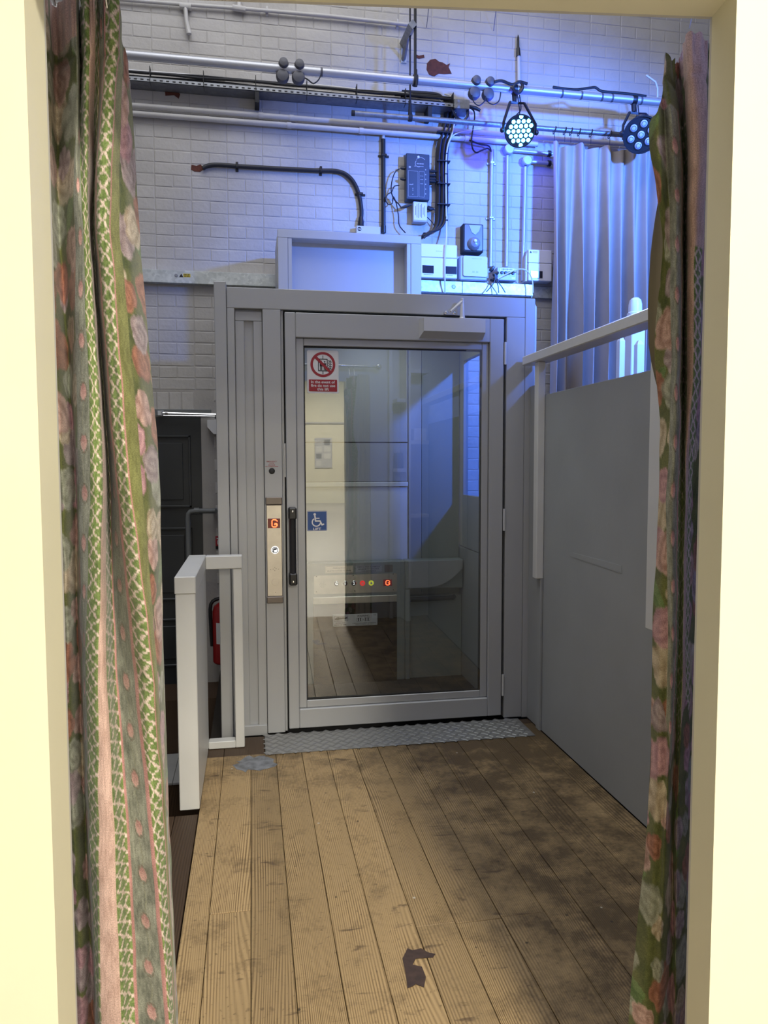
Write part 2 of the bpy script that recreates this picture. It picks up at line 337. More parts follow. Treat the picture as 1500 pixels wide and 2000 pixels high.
def dup(o, name=None, delta=(0, 0, 0), parent=None, label=None):
    c = o.copy(); COL.objects.link(c); c.parent = parent
    if parent is None: c.location = o.location+Vector(delta)
    if label: c['label'] = label
    for ch in [q for q in bpy.data.objects if q.parent == o]: dup(ch, parent=c)
    return c
def spline(pts, n=6):
    pts = [Vector(p) for p in pts]; out = []
    for i in range(len(pts)-1):
        p0 = pts[max(i-1, 0)]; p1 = pts[i]; p2 = pts[i+1]; p3 = pts[min(i+2, len(pts)-1)]
        for k in range(n):
            t = k/n; out.append(0.5*((2*p1)+(p2-p0)*t+(2*p0-5*p1+4*p2-p3)*t*t+(3*p1-p0-3*p2+p3)*t**3))
    return out+[pts[-1]]
def px_path(pts, Y): return [P(x, y, Y) for x, y in pts]
def pr(x0, y0, x1, y1, Y):               # photo rectangle -> X0, X1, Z0, Z1 on plane Y
    a, b, c, d = P(x0, y0, Y), P(x1, y0, Y), P(x0, y1, Y), P(x1, y1, Y)
    return (a.x+c.x)/2, (b.x+d.x)/2, (c.z+d.z)/2, (a.z+b.z)/2
YW = 5.0                                  # face of the brick wall
YF = 3.578                                # front face of the lift
# frame of the doorway wall (turned a little against the lift)
A = math.radians(6.4); TX = Vector((math.cos(A), -math.sin(A), 0)); NX = Vector((math.sin(A), math.cos(A), 0))
def Wp(t, d, z): p = TX*t+NX*d; return (p.x, p.y, z)
def wbox(mb, t0, t1, d0, d1, z0, z1, m=0, c=0.0):
    k = MB().box(t0, t1, d0, d1, z0, z1, m, c); mb.add([Wp(*v) for v in k.v], k.f, m); return mb
D0, D1 = 1.06, 1.13; TL, TR, ZH = -0.409, 0.571, 1.988

# ================================================================ STRUCTURE
mb = MB()
wbox(mb, -6, TL, D0, D1, 0, 4.2); wbox(mb, TR, 6.5, D0, D1, 0, 4.2); wbox(mb, TL, TR, D0, D1, ZH, 4.2)
struct('wall_front', mb, 'cream')
# plaster skin on the stage side of the same wall
mb = MB(); wbox(mb, -3.2, TL, D1, D1+0.006, 0, 6); wbox(mb, TR, 4.6, D1, D1+0.006, 0, 6); wbox(mb, TL, TR, D1, D1+0.006, ZH, 6)
struct('wall_front', mb, 'plaster')
# hall behind the doorway
mb = MB(); mb.box(-7, 8, -17, 0.9, -0.04, -0.001); struct('floor', mb, 'hallfloor')
mb = MB(); mb.box(-7, 8, -17.1, -17, 0, 4.2); struct('wall_rear', mb, 'cream')
mb = MB(); mb.box(-7.1, -7, -17, 2, 0, 4.2); struct('wall_left', mb, 'cream')
mb = MB(); mb.box(8, 8.1, -17, 2, 0, 4.2); struct('wall_right', mb, 'cream')
mb = MB(); mb.box(-7, 8, -17, 1.05, 4.2, 4.25); struct('ceiling', mb, 'ceil')
# stage room shell
mb = MB(); mb.box(-3.25, -3.2, 1.2, 5.1, -0.7, 6); struct('wall_left', mb, 'plaster')
mb = MB(); mb.box(4.6, 4.65, 0.5, 5.1, -0.1, 6); struct('wall_right', mb, 'plaster')
mb = MB(); mb.box(-3.25, 4.65, 0.5, 5.2, 6, 6.05); struct('ceiling', mb, 'ceil')

# ---- floor boards
XE = [-0.25, -0.139, -0.019, 0.092, 0.209, 0.324, 0.444, 0.56, 0.697, 0.832, 0.943, 1.06, 1.18, 1.30, 1.388]
mb = MB(); mb.box(-3.2, -0.215, 0.9, 2.80, -0.30, -0.026); mb.box(-0.215, 4.6, 0.9, 5.0, -0.30, -0.026)
mb.box(1.43, 4.6, 0.9, 5.0, -0.026, -0.001)
fl = struct('floor', mb, 'subfloor')
def plank(x0, x1, y0, y1, m='pine', dz=0):
    k = MB(); k.box(x0+0.0009, x1-0.0009, y0+0.0008, y1-0.0008, -0.024, dz, c=0.0012); return part('plank', k, m, fl, smooth=0)
XE[0] = -0.213
for i in range(len(XE)-1):
    cuts = {7: [1.98], 6: [1.985], 8: [1.985], 2: [1.66], 10: [2.7], 12: [1.5], 3: [2.95], 1: [2.15]}.get(i, [])
    ys = [0.9]+cuts+[3.50 if i > 10 else 3.34]
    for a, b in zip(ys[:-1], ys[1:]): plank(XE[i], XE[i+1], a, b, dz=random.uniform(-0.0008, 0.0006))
for i in range(2): plank((-0.213, -0.139)[i], (-0.139, 0.045)[i], 3.34, 3.56, 'darkwood')
plank(1.336, 1.388, 3.34+0.16, 3.56, 'darkwood')
xs = [-0.215-0.085*k for k in range(8)]
for a, b in zip(xs[1:], xs[:-1]): plank(a, b, 0.9, 2.80, 'darkwood', -0.002)
# ragged edge of the old stain, spilt paint and tape residue
def blob(cx, cy, rx, ry, seed, n=26, j=0.25):
    r = random.Random(seed); return [(cx+rx*math.cos(2*PI*i/n)*(1+r.uniform(-j, j)), cy+ry*math.sin(2*PI*i/n)*(1+r.uniform(-j, j))) for i in range(n)]
k = MB(); k.slab(blob(0.005, 3.235, 0.085, 0.085, 3, j=0.3), 0.0006, 0.0012); part('paint_spill', k, 'greypaint', fl)
cc = lambda x, y: (lambda r: tuple((CAM+r*((0.001-CAMZ)/r[2]))[:2]))(ROT@_d(x, y))
k = MB(); k.slab([cc(*q) for q in ((786, 1872), (796, 1852), (806, 1856), (822, 1852), (836, 1860), (850, 1863), (846, 1870), (812, 1872), (806, 1884), (824, 1888), (832, 1908), (828, 1928), (812, 1922), (806, 1926), (796, 1930), (792, 1900))][::-1], 0.0006, 0.0012)
part('tape_residue', k, 'mark', fl)
# sunken stair well at the left
mb = MB(); mb.box(-3.2, -0.16, 4.65, 5.0, -0.7, -0.14); mb.box(-3.2, -0.16, 2.80, 4.65, -0.75, -0.70)
struct('trim_1', mb, 'darkwood')
tl = struct('floor', MB().box(-3.2, -0.16, 4.22, 4.65, -0.70, -0.49), 'darkwood')
for i in range(10):
    part('tile', MB().box(-0.162-0.3*(i+1)+0.002, -0.162-0.3*i, 4.215, 4.648, -0.49, -0.475, c=0.002), 'tile', tl)

# ---- brick wall
wb = struct('wall_back', MB().box(-3.2, 4.6, YW+0.0024, YW+0.2, -0.75, 6.0), 'mortar')
def brick_mesh(L, H, seed):
    r = random.Random(seed); c = 0.005
    xs_, zs = (-L/2, -L/2+c, L/2-c, L/2), (-H/2, -H/2+c, H/2-c, H/2); v = []
    j = lambda s: r.uniform(-s, s)
    for (x, z) in ((-L/2, -H/2), (L/2, -H/2), (L/2, H/2), (-L/2, H/2)): v.append((x, 0.02, z))
    for (x, z) in ((-L/2, -H/2), (L/2, -H/2), (L/2, H/2), (-L/2, H/2)): v.append((x+j(0.001), 0.0022, z+j(0.001)))
    for (x, z) in ((-L/2+c, -H/2+c), (L/2-c, -H/2+c), (L/2-c, H/2-c), (-L/2+c, H/2-c)): v.append((x+j(0.003), j(0.0006), z+j(0.0035)))
    f = [(8, 9, 10, 11)]
    for i in range(4): q = (i+1) % 4; f += [(4+i, 4+q, 8+q, 8+i), (i, q, 4+q, 4+i)]
    return v, f
def bmesh_data(L, H, seed):
    v, f = brick_mesh(L, H, seed); me = bpy.data.meshes.new('brick'); me.from_pydata(v, [], f); me.materials.append(M['brick']); return me, v, f
ST = [bmesh_data(0.2225, 0.0722, i) for i in range(8)]; HD = [bmesh_data(0.1098, 0.0722, 20+i) for i in range(8)]
Z00 = P(300, 505, YW).z-0.075*26      # a bed joint of the photograph
bricks = []
for k in range(-4, 72):
    z = Z00-0.075*10+0.075*(k+0.5)
    head = k % 2 == 0
    pit = 0.1125 if head else 0.225; x = P(303, 400, YW).x-0.225*12+(0.0565 if head else 0.1125)
    while x < 4.55:
        if z > -0.7 and not (-1.25 < x < -0.317+pit/2-0.01 and z < 1.78) and not (x > 3.05 and z < 2): bricks.append((x, z, head))
        x += pit
def vis(b):
    px, py = proj((b[0], YW, b[1])); 
    if not (245 < px < 1300 and 8 < py < 1060): return 0
    if px > 425 and py > 545: return 0
    if 540 < px < 825 and py > 450: return 0
    if px > 1085 and py > 300: return 0
    if px < 440 and py > 545 and px < 275+(py-540)*0.1: return 0
    return (1.0 if not b[2] else 0.5)*(1-0.0002*abs(px-600))
order = sorted(bricks, key=vis, reverse=True)
for x, z, h in order[:298]:
    o = bpy.data.objects.new('brick', random.choice(HD if h else ST)[0]); COL.objects.link(o); o.parent = wb
    o.location = (x, YW+random.uniform(-0.0006, 0.0006), z); o.rotation_euler = (0, random.uniform(-0.004, 0.004), 0)
mb = MB()
for x, z, h in order[298:]:
    _, v, f = random.choice(HD if h else ST); mb.add([(a+x, b+YW, c+z) for a, b, c in v], f)
st = part('brick_field', mb, 'brick', wb, smooth=0); st['kind'] = 'stuff'
for i in range(12):                      # bricks on end over the side door
    part('brick', MB().box(-0.36-0.078*(i+1)+0.004, -0.36-0.078*i, YW-0.001, YW+0.02, 1.665, 1.775, c=0.003), 'brick', wb)
for nm, q, mt in (('wall_hole', [(374, 322), (384, 324), (392, 321), (398, 330), (391, 336), (380, 335), (373, 331)], 'rust'), ('wall_hole', [(322, 176), (345, 178), (352, 184), (349, 193), (340, 186), (323, 187)], 'rust'),
                  ('rust_patch', [(834, 124), (840, 117), (850, 115), (858, 121), (864, 122), (872, 127), (879, 124), (876, 131), (882, 144), (868, 145), (857, 144), (848, 149), (838, 146), (833, 136)], 'rust'),
                  ('rust_patch', [(812, 106), (818, 109), (828, 107), (829, 113), (818, 115), (812, 113)], 'rust')):
    k = MB(); k.prism([(P(x, y, YW).x, P(x, y, YW).z) for x, y in q][::-1], YW-0.0022, YW+0.002); part(nm, k, mt, wb)

# ---- side door low in the brick wall
dr = struct('door_1', MB().box(-1.25, -0.317, YW+0.0, YW+0.04, -0.14, 1.617), 'door')
def X_(px): return P(px, 900, YW).x
for z0, z1 in ((1.03, 1.50), (0.42, 0.90), (-0.02, 0.30)):
    k = MB()
    for x0, x1 in ((-0.80, -0.385), (-1.2, -0.86)):
        for a in ((x0, x1, z1-0.015, z1), (x0, x1, z0, z0+0.015), (x0, x0+0.015, z0, z1), (x1-0.015, x1, z0, z1)): k.box(a[0], a[1], YW-0.014, YW+0.004, a[2], a[3], c=0.003)
        k.box(x0+0.05, x1-0.05, YW-0.006, YW+0.004, z0+0.05, z1-0.05, c=0.003)
    part('door_panel', k, 'door', dr)
part('door_head', MB().box(-1.25, -0.25, YW-0.004, YW+0.03, 1.622, 1.668, c=0.003), 'pipe', dr)

# ================================================================ PLATFORM LIFT
LIFT = thing('platform_lift', 'tall grey enclosed platform lift with a glazed door at the end of the landing', 'lift', (0.62, 4.2, 0))
def lp(name, mb, mats, parent=None, **k): return part(name, mb, mats, parent or LIFT, **k)
ZT = 2.135
lp('corner_post', MB().box(-0.157, -0.102, YF-0.012, YF+0.08, -0.01, ZT+0.022, c=0.003), 'grey')
lp('header', MB().box(-0.100, 1.357, YF, YF+0.08, 2.040, ZT, c=0.002), 'grey')
lp('stile', MB().box(0.0632, 0.147, YF, YF+0.08, 0.006, 2.039, c=0.002), 'grey')
lp('stile', MB().box(1.262, 1.3575, YF, YF+0.08, 0.006, 2.039, c=0.002), 'grey')
lp('corner_post', MB().box(1.359, 1.412, YF+0.002, YF+0.08, 0.0, ZT, c=0.003), 'grey')
k = MB(); k.box(-0.100, -0.066, YF, YF+0.08, 0.0, 2.039, c=0.002); lp('edge_strip', k, 'grey')
k = MB(); k.box(-0.066, 0.062, YF+0.035, YF+0.05, 0.0, 2.039)                       # recessed blind panel left of the door
k.box(-0.064, -0.022, YF+0.018, YF+0.035, 0.02, 1.985, c=0.002); k.box(0.020, 0.061, YF+0.018, YF+0.035, 0.02, 1.985, c=0.002)
k.box(-0.064, 0.061, YF+0.018, YF+0.035, 1.986, 2.03, c=0.002); k.box(-0.064, 0.061, YF+0.010, YF+0.035, -0.005, 0.045, c=0.002)
lp('blind_panel', k, 'grey')
lp('edge_strip', MB().box(0.1475, 0.160, YF+0.018, YF+0.08, 0.006, 2.039, c=0.002), 'grey')
lp('edge_strip', MB().box(0.1605, 0.262, YF+0.045, YF+0.08, 0.006, 2.039), 'seal')
lp('edge_strip', MB().box(1.16, 1.2615, YF+0.045, YF+0.08, 0.006, 2.039), 'seal')
lp('edge_strip', MB().box(0.262, 1.16, YF+0.045, YF+0.08, 1.95, 2.039), 'seal')
# door leaf
dx0, dx1, dz0, dz1 = 0.166, 1.247, 0.022, 2.028
gx0, gx1, gz0, gz1 = 0.2545, 1.139, 0.155, 1.876
door = lp('lift_door', MB().box(dx0, gx0-0.038, YF-0.004, YF+0.040, dz0, dz1, c=0.003), 'grey')
def rail(x0, x1, z0, z1, y0=YF-0.004, m='grey', nm='door_rail'): lp(nm, MB().box(x0, x1, y0, YF+0.040, z0, z1, c=0.003), m, door)
rail(gx1+0.036, dx1, dz0, dz1); rail(gx0-0.0375, gx1+0.0355, dz1-0.116, dz1); rail(gx0-0.0375, gx1+0.0355, dz0, gz0-0.038)
for a in ((gx0-0.037, gx0, gz0-0.037, dz1-0.117), (gx1, gx1+0.035, gz0-0.037, dz1-0.117), (gx0+0.0005, gx1-0.0005, gz1, dz1-0.117), (gx0+0.0005, gx1-0.0005, gz0-0.037, gz0)): rail(*a, y0=YF+0.012, nm='glazing_bead')
k = MB()
for a in ((gx0, gx0+0.005, gz0, gz1), (gx1-0.007, gx1, gz0, gz1), (gx0, gx1, gz1-0.007, gz1), (gx0, gx1, gz0, gz0+0.005)): k.box(a[0], a[1], YF+0.016, YF+0.030, a[2], a[3])
lp('glazing_seal', k, 'seal', door)
GY = YF+0.022
ga = math.tan(math.radians(0.95)); gm = (gx0+gx1)/2      # the pane sits a hair out of square
k = MB(); k.add([(gx0, GY+ga*(gm-gx0)*1, gz0), (gx1, GY-ga*(gx1-gm), gz0), (gx1, GY-ga*(gx1-gm), gz1), (gx0, GY+ga*(gm-gx0), gz1)], [(0, 1, 2, 3)])
lp('glass_pane', k, 'glass', door, smooth=0)
for z in (1.86, 1.03, 0.18):
    k = MB(); k.tube([(1.2545, YF-0.006, z-0.055), (1.2545, YF-0.006, z+0.055)], 0.0065, 10); lp('hinge', k, 'closer', door)
# pull handle
k = MB(); hx = P(572, 1065, YF-0.05).x; z0, z1 = P(572, 1143, YF-0.05).z, P(572, 991, YF-0.05).z
k.tube([(hx, YF-0.048, z0+0.02), (hx, YF-0.048, z1-0.02)], 0.0155, 14)
hd = lp('pull_handle', k, 'mattblack', door)
for zz, s in ((z0, 1), (z1, -1)):
    lp('handle_foot', MB().box(hx-0.019, hx+0.019, YF-0.066, YF-0.004, min(zz, zz+s*0.058), max(zz, zz+s*0.058), c=0.006), 'black', door)
    lp('handle_screw', MB().lathe([(0.0045, 0), (0.0045, 0.0015), (0.002, 0.002)], (hx, YF-0.0655, zz+s*0.018), (0, -1, 0), 10), 'chrome', door)
# lock edge plate between stile and door
k = MB(); x0, x1, z0, z1 = pr(554, 866, 559, 932, YF); k.box(x0+0.004, x1-0.002, YF+0.012, YF+0.03, z0, z1, c=0.001); lp('lock_plate', k, 'closer')
# door closer
cx0, cx1, cz0, cz1 = pr(828, 622, 948, 657, YF-0.06)
k = MB(); yy = [YF-0.004, YF-0.062]
k.add([(cx0-0.012, yy[0], cz0-0.004), (cx1+0.004, yy[0], cz0-0.004), (cx1+0.004, yy[0], cz1+0.002), (cx0-0.012, yy[0], cz1+0.002),
       (cx0, yy[1], cz0+0.022), (cx1, yy[1], cz0+0.022), (cx1, yy[1], cz1), (cx0, yy[1], cz1)],
      [(3, 2, 1, 0), (4, 5, 6, 7), (0, 1, 5, 4), (2, 3, 7, 6), (1, 2, 6, 5), (3, 0, 4, 7)])
clo = lp('door_closer', k, 'closer')
ex = P(903, 600, YF-0.03).x
k = MB(); k.lathe([(0.016, 0), (0.016, 0.012), (0.013, 0.016), (0.0105, 0.075), (0.009, 0.08), (0.009, 0.105), (0.006, 0.108)], (ex, YF-0.03, cz1-0.004), (0, 0, 1), 14); lp('pivot', k, 'closer', clo)
k = MB(); zt = cz1+0.088; br = P(880, 611, YF-0.012)
k.tube([(ex, YF-0.03, zt), (br.x, YF-0.022, br.z+0.006)], [0.010, 0.006], 8); lp('closer_arm', k, 'closer', clo)
k = MB(); k.rrect(br.x-0.034, br.x+0.03, br.z-0.009, br.z+0.009, 0.008, YF-0.012, YF-0.0005)
for q in (-0.022, 0.018): k.lathe([(0.008, 0), (0.008, 0.004), (0.004, 0.006)], (br.x+q, YF-0.012, br.z), (0, -1, 0), 10)
lp('arm_bracket', k, 'chrome', clo)
# call station on the stile
YC = YF-0.012
x0, x1, z0, z1 = pr(518, 971, 554, 1178, YC); x0 = 0.066; x1 = 0.144
zs0, zs1 = P(535, 1165, YC).z, P(535, 986, YC).z
call = lp('call_station', MB().box(x0+0.002, x1-0.002, YC-0.002, YF-0.0005, zs0, zs1, c=0.003), 'steel')
for a, b in ((zs1+0.0005, z1), (z0, zs0-0.0005)): lp('end_cap', MB().box(x0, x1, YC-0.006, YF-0.0005, a, b, c=0.003), 'brownend', call)
gxx, gzz = P(535, 1022, YC).x, P(535, 1022, YC).z
lp('display', MB().box(gxx-0.029, gxx+0.029, YC-0.0045, YC-0.0015, gzz-0.023, gzz+0.023, c=0.001), 'displ', call)
def led_g(cx, cz, h, y):
    k = MB(); w = h*0.72; p = h*0.15
    rows = [".###.", "#...#", "#....", "#....", "#.###", "#...#", ".###."]
    for r_, row in enumerate(rows):
        for c_, ch in enumerate(row):
            if ch == '#': k.disc(cx-w/2+w*c_/4, cz+h/2-h*r_/6, p*0.56, y, 0, 8)
    return k
k = led_g(gxx+0.003, gzz, 0.034, YC-0.0049)
k.stroke([(gxx+0.012, gzz+0.013), (gxx+0.006, gzz+0.017), (gxx-0.004, gzz+0.017), (gxx-0.0095, gzz+0.011), (gxx-0.0095, gzz-0.011), (gxx-0.004, gzz-0.017), (gxx+0.008, gzz-0.017), (gxx+0.0135, gzz-0.011), (gxx+0.0135, gzz-0.001), (gxx+0.004, gzz-0.001)], 0.0042, YC-0.0048)
lp('display_letter', k, 'ledred', call)
bz = P(536, 1074, YC).z; bx = P(537, 1074, YC).x
k = MB(); k.lathe([(0.0185, 0), (0.0185, 0.004), (0.017, 0.0055)], (bx, YC-0.002, bz), (0, -1, 0), 28); lp('call_button', k, 'glow', call)
k = MB(); yb = YC-0.0079; k.ring(bx, bz, 0.0115, 0.0145, yb, 0, 32)
k.flat([(bx-0.009, bz+0.004), (bx-0.009, bz-0.009), (bx-0.004, bz-0.009), (bx-0.004, bz+0.001), (bx+0.008, bz+0.001), (bx+0.008, bz+0.009), (bx-0.004, bz+0.009)], yb, 0)
lp('button_symbol', k, 'ink', call)
k = MB(); hz = P(535, 1112, YC).z
for q in ((-0.02, 0), (-0.008, 0.002), (0, 0.009), (0, -0.006), (0.006, 0.003), (0.018, 0.001)): k.disc(bx-0.002+q[0], hz+q[1], 0.0016, YC-0.0024, 0, 8)
k.disc(bx, P(535, 1157, YC).z, 0.0016, YC-0.0024, 0, 8); lp('speaker_hole', k, 'ink', call)['kind'] = 'stuff'
k = MB(); k.lathe([(0.017, 0), (0.0165, 0.0012)], (bx, YC-0.002, P(536, 1137, YC).z), (0, -1, 0), 24); lp('key_reader', k, 'steel', call)
# emergency release and its label
rz, rx = P(531, 920, YF).z, P(531, 920, YF).x
k = MB(); k.lathe([(0.0145, 0), (0.0145, 0.001), (0.012, 0.0022)], (rx, YF, rz), (0, -1, 0), 24); lp('release_plug', k, 'black')
lb = lp('release_label', MB().box(rx-0.026, rx+0.026, YF-0.0005, YF, P(531, 912, YF).z, P(531, 899, YF).z), 'grey')
k = MB()
for i, t in enumerate(('EMERGENCY', 'LOCK', 'RELEASE')): k.text(t, rx, P(531, 901.5+i*3.5, YF).z, 0.0062, YF-0.0007, 0, bold=0.01)
k.dash(rx, P(531, 911.5, YF).z, 0.06, 0.0022, YF-0.0007); lp('lettering', k, 'red', lb)['kind'] = 'stuff'
# stickers on the pane
def glass_y(x): return GY+ga*(gm-x)-0.0012
sx0, sx1, sz0, sz1 = pr(600, 684, 661.5, 768, GY); yb = glass_y(sx0)-0.002
stk = lp('fire_sticker', MB().rrect(sx0, sx1, sz0, sz1, 0.008, yb, yb+0.001), 'signwhite'); stk['label'] = 'white and red no-lift-in-fire sticker'
w = sx1-sx0; cxs, czs = (sx0+sx1)/2, sz1-0.42*w-0.004; R = 0.395*w
k = MB(); y1 = yb-0.0004; y2 = yb-0.0008; y3 = yb-0.0012
k.ring(cxs, czs, R*0.80, R, y2, 0, 48); k.stroke([(cxs-R*0.62, czs+R*0.62), (cxs+R*0.62, czs-R*0.62)], R*0.22, y3, 0)
bz1 = sz0+0.055*w; bz2 = sz0+0.43*w; k.rrect(sx0+0.05*w, sx1-0.05*w, bz1, bz2, 0.003, y2, y1, 0)
lp('sign_symbol', k, 'red', stk)
k = MB(); q = R/0.4
k.stroke([(cxs-0.14*q, czs-0.2*q), (cxs-0.14*q, czs+0.17*q), (cxs+0.14*q, czs+0.17*q), (cxs+0.14*q, czs-0.2*q), (cxs-0.14*q, czs-0.2*q)], 0.026*q, y1, 0)
k.stroke([(cxs, czs+0.17*q), (cxs, czs+0.28*q)], 0.02*q, y1, 0); k.stroke([(cxs, czs-0.2*q), (cxs, czs-0.3*q)], 0.025*q, y1, 0)
for fx, s in ((-0.055, 1.0), (0.06, 0.85)):
    k.disc(cxs+fx*q, czs+(0.125*s-0.02)*q, 0.024*q, y1, 0, 14)
    k.flat([(cxs+(fx-0.042)*q, czs+(0.075*s-0.02)*q), (cxs+(fx+0.042)*q, czs+(0.075*s-0.02)*q), (cxs+(fx+0.042)*q, czs-0.06*q), (cxs+(fx-0.042)*q, czs-0.06*q)][::-1], y1, 0)
    for e in (-0.02, 0.02): k.stroke([(cxs+(fx+e)*q, czs-0.05*q), (cxs+(fx+e)*q, czs-0.17*q)], 0.028*q, y1, 0)
for i in range(4):
    zf = czs+(0.11-0.075*i)*q
    for e in (0, 0.045): k.stroke([(cxs+(0.18+e)*q, zf+0.03*q), (cxs+(0.20+e)*q, zf-0.01*q), (cxs+(0.235+e)*q, zf-0.03*q)], 0.022*q, y1, 0)
lp('sign_pictogram', k, 'ink', stk)
k = MB(); bh = bz2-bz1
for i, (t, ww) in enumerate((('In the event of', 0.76), ('fire do not use', 0.77), ('this lift', 0.37))): k.text(t, cxs, bz2-bh*(0.2+0.30*i), bh*0.24, y3, 0, width=ww*w, bold=0.02)
lp('lettering', k, 'signwhite', stk)
wx0, wx1, wz0, wz1 = pr(600, 998, 639, 1037, GY)
whl = lp('wheelchair_sticker', MB().rrect(wx0, wx1, wz0, wz1, 0.003, yb, yb+0.001), 'signblue'); whl['label'] = 'blue wheelchair LIFT sticker'
k = MB(); w = wx1-wx0; cx, cz = (wx0+wx1)/2-0.02*w, (wz0+wz1)/2
k.disc(cx-0.10*w, cz+0.33*w, 0.065*w, y1); k.stroke([(cx-0.09*w, cz+0.24*w), (cx-0.06*w, cz+0.0*w), (cx+0.16*w, cz+0.0*w), (cx+0.26*w, cz-0.20*w), (cx+0.34*w, cz-0.17*w)], 0.075*w, y1)
k.stroke([(cx-0.08*w, cz+0.13*w), (cx+0.12*w, cz+0.13*w)], 0.05*w, y2)
k.ring(cx-0.02*w, cz-0.06*w, 0.175*w, 0.235*w, y2, 0, 28, math.radians(125), math.radians(345)); k.text('LIFT', cx+0.02*w, wz0+0.10*w, 0.12*w, y1, 0, width=0.4*w, bold=0.025)
for a in ((wx0+0.02*w, wx1-0.02*w, wz1-0.035*w, wz1-0.02*w), (wx0+0.02*w, wx1-0.02*w, wz0+0.02*w, wz0+0.035*w), (wx0+0.02*w, wx0+0.035*w, wz0, wz1), (wx1-0.035*w, wx1-0.02*w, wz0, wz1)): k.flat([(a[0], a[2]), (a[1], a[2]), (a[1], a[3]), (a[0], a[3])], y1)
lp('sign_pictogram', k, 'signwhite', whl)
# ---- cabin behind the glass
YB = 4.45
CX0, CX1 = 0.16, 1.272
zmid = P(700, 946, YB).z; xm = P(797, 1000, YB).x
lp('cabin_back', MB().box(CX0, xm-0.003, YB, YB+0.02, P(700, 863, YB).z, 2.08), 'cabin')
lp('cabin_back', MB().box(CX0, xm-0.003, YB+0.001, YB+0.02, zmid+0.018, P(700, 864, YB).z-0.003), 'cabin')
lp('cabin_rail', MB().box(CX0, xm-0.002, YB-0.012, YB+0.02, zmid-0.014, zmid+0.014, c=0.003), 'wgrey')
lp('cabin_back', MB().box(CX0, xm-0.003, YB, YB+0.02, 0.0, zmid-0.016), 'wgrey')
lp('cabin_back', MB().box(CX0, xm+0.001, YB+0.012, YB+0.03, 0, 2.08), 'seal')
x2 = P(823, 1000, YB).x
lp('mast_panel', MB().box(xm+0.002, x2-0.002, YB-0.01, YB+0.02, 0, 2.08, c=0.002), 'cabin')
lp('mast_panel', MB().box(x2+0.001, CX1-0.004, YB-0.004, YB+0.02, 0, 2.08, c=0.002), 'console')
lp('cabin_floor', MB().box(CX0, CX1, YF+0.06, YB, -0.03, 0.0), 'mattblack')
lp('cabin_ceiling', MB().box(CX0-0.02, CX1+0.02, YF+0.06, YB+0.02, 2.10, 2.13), 'cabin')
lp('cabin_side', MB().box(CX0-0.02, CX0, YF+0.06, YB, 0, 2.1), 'cabin')
wy0, wy1, wz0_, wz1_ = 3.69, 4.37, P(925, 970, 4.1).z, P(925, 692, 4.1).z
for a in ((YF+0.06, YB+0.02, 0, 0.80), (YF+0.06, YB+0.02, 0.806, wz0_), (YF+0.06, YB+0.02, wz1_, 2.1), (YF+0.06, wy0, wz0_, wz1_), (wy1, YB+0.02, wz0_, wz1_)): lp('cabin_side', MB().box(CX1, CX1+0.03, a[0], a[1], a[2], a[3], c=0.001), 'cabin')
k = MB(); k.add([(CX1+0.015, wy0, wz0_), (CX1+0.015, wy1, wz0_), (CX1+0.015, wy1, wz1_), (CX1+0.015, wy0, wz1_)], [(0, 1, 2, 3)]); lp('side_window', k, 'sideglass')
for xx in (-0.15,): lp('shaft_side', MB().box(xx, xx+0.02, YF+0.08, YF+0.3, -0.02, ZT) if xx > 0 else MB().box(xx, xx+0.02, YF+0.08, 4.62, -0.135, ZT), 'grey')
lp('shaft_top', MB().box(-0.15, 1.40, YF+0.08, 4.60, ZT-0.002, ZT+0.01), 'grey')
k = MB(); xa = 1.412; k.prism([(xa, 0.3), (1.455, 0.3), (1.455, P(1057, 602, 3.70).z), (1.43, P(1045, 586, 3.70).z), (xa, P(1045, 586, 3.70).z)], 3.672, 3.70); lp('wing_plate', k, 'wgrey')
# console with controls
YK = YB-0.10
zt = P(750, 1096, YK).z; xr = CX1-0.004
con = lp('console', MB().box(CX0+0.002, 0.905, YK, YB-0.012, 0.0, zt, c=0.006), 'console')
xb = 0.906
k = MB(); zc1, zc0 = P(840, 1150, YK).z, P(840, 1165, YK).z
k.box(xb, xr, YK+0.035, YB-0.012, 0, zc0-0.001); k.box(xb, xr, YK, YB-0.012, zc1, zt, c=0.006)
k.box(xb, xb+0.03, YK, YB-0.012, 0, zc1, c=0.004); lp('console_wing', k, 'console', con)
cv = []
for i in range(11): t = i/10; cv.append((0.925+0.335*t, P(840, 1146, YK).z+0.11*(max(0, t-0.35)/0.65)**2.2))
k = MB(); k.prism([(0.925, zt-0.004)]+cv[:1]+cv+[(1.262, zt-0.004)], YK-0.014, YK-0.0005); lp('console_fin', k, 'grey', con)
x0, x1, z0, z1 = pr(793, 1160, 888, 1174, YK+0.01)
k = MB(); k.tube([(xb+0.031, YK+0.01, z0+0.012), (x1-0.01, YK+0.01, z0+0.017), (x1, YK+0.03, z0+0.018)], 0.0145, 12); lp('grab_rail', k, 'black', con)
x0, x1, z0, z1 = pr(612, 1178, 775, 1330, YK)
lp('black_panel', MB().box(x0, x1, YK-0.004, YK-0.0005, 0.0, z1), 'blackpanel', con)
lp('trim_strip', MB().box(x0, x1, YK-0.008, YK-0.0005, z1+0.001, P(700, 1164, YK).z, c=0.002), 'steel', con)
bx0, bx1, bz0, bz1 = pr(613, 1122, 775, 1158, YK)
lp('button_plate', MB().rrect(bx0, bx1, bz0, bz1, 0.008, YK-0.006, YK-0.0005), 'steel', con)
yk = YK-0.0062
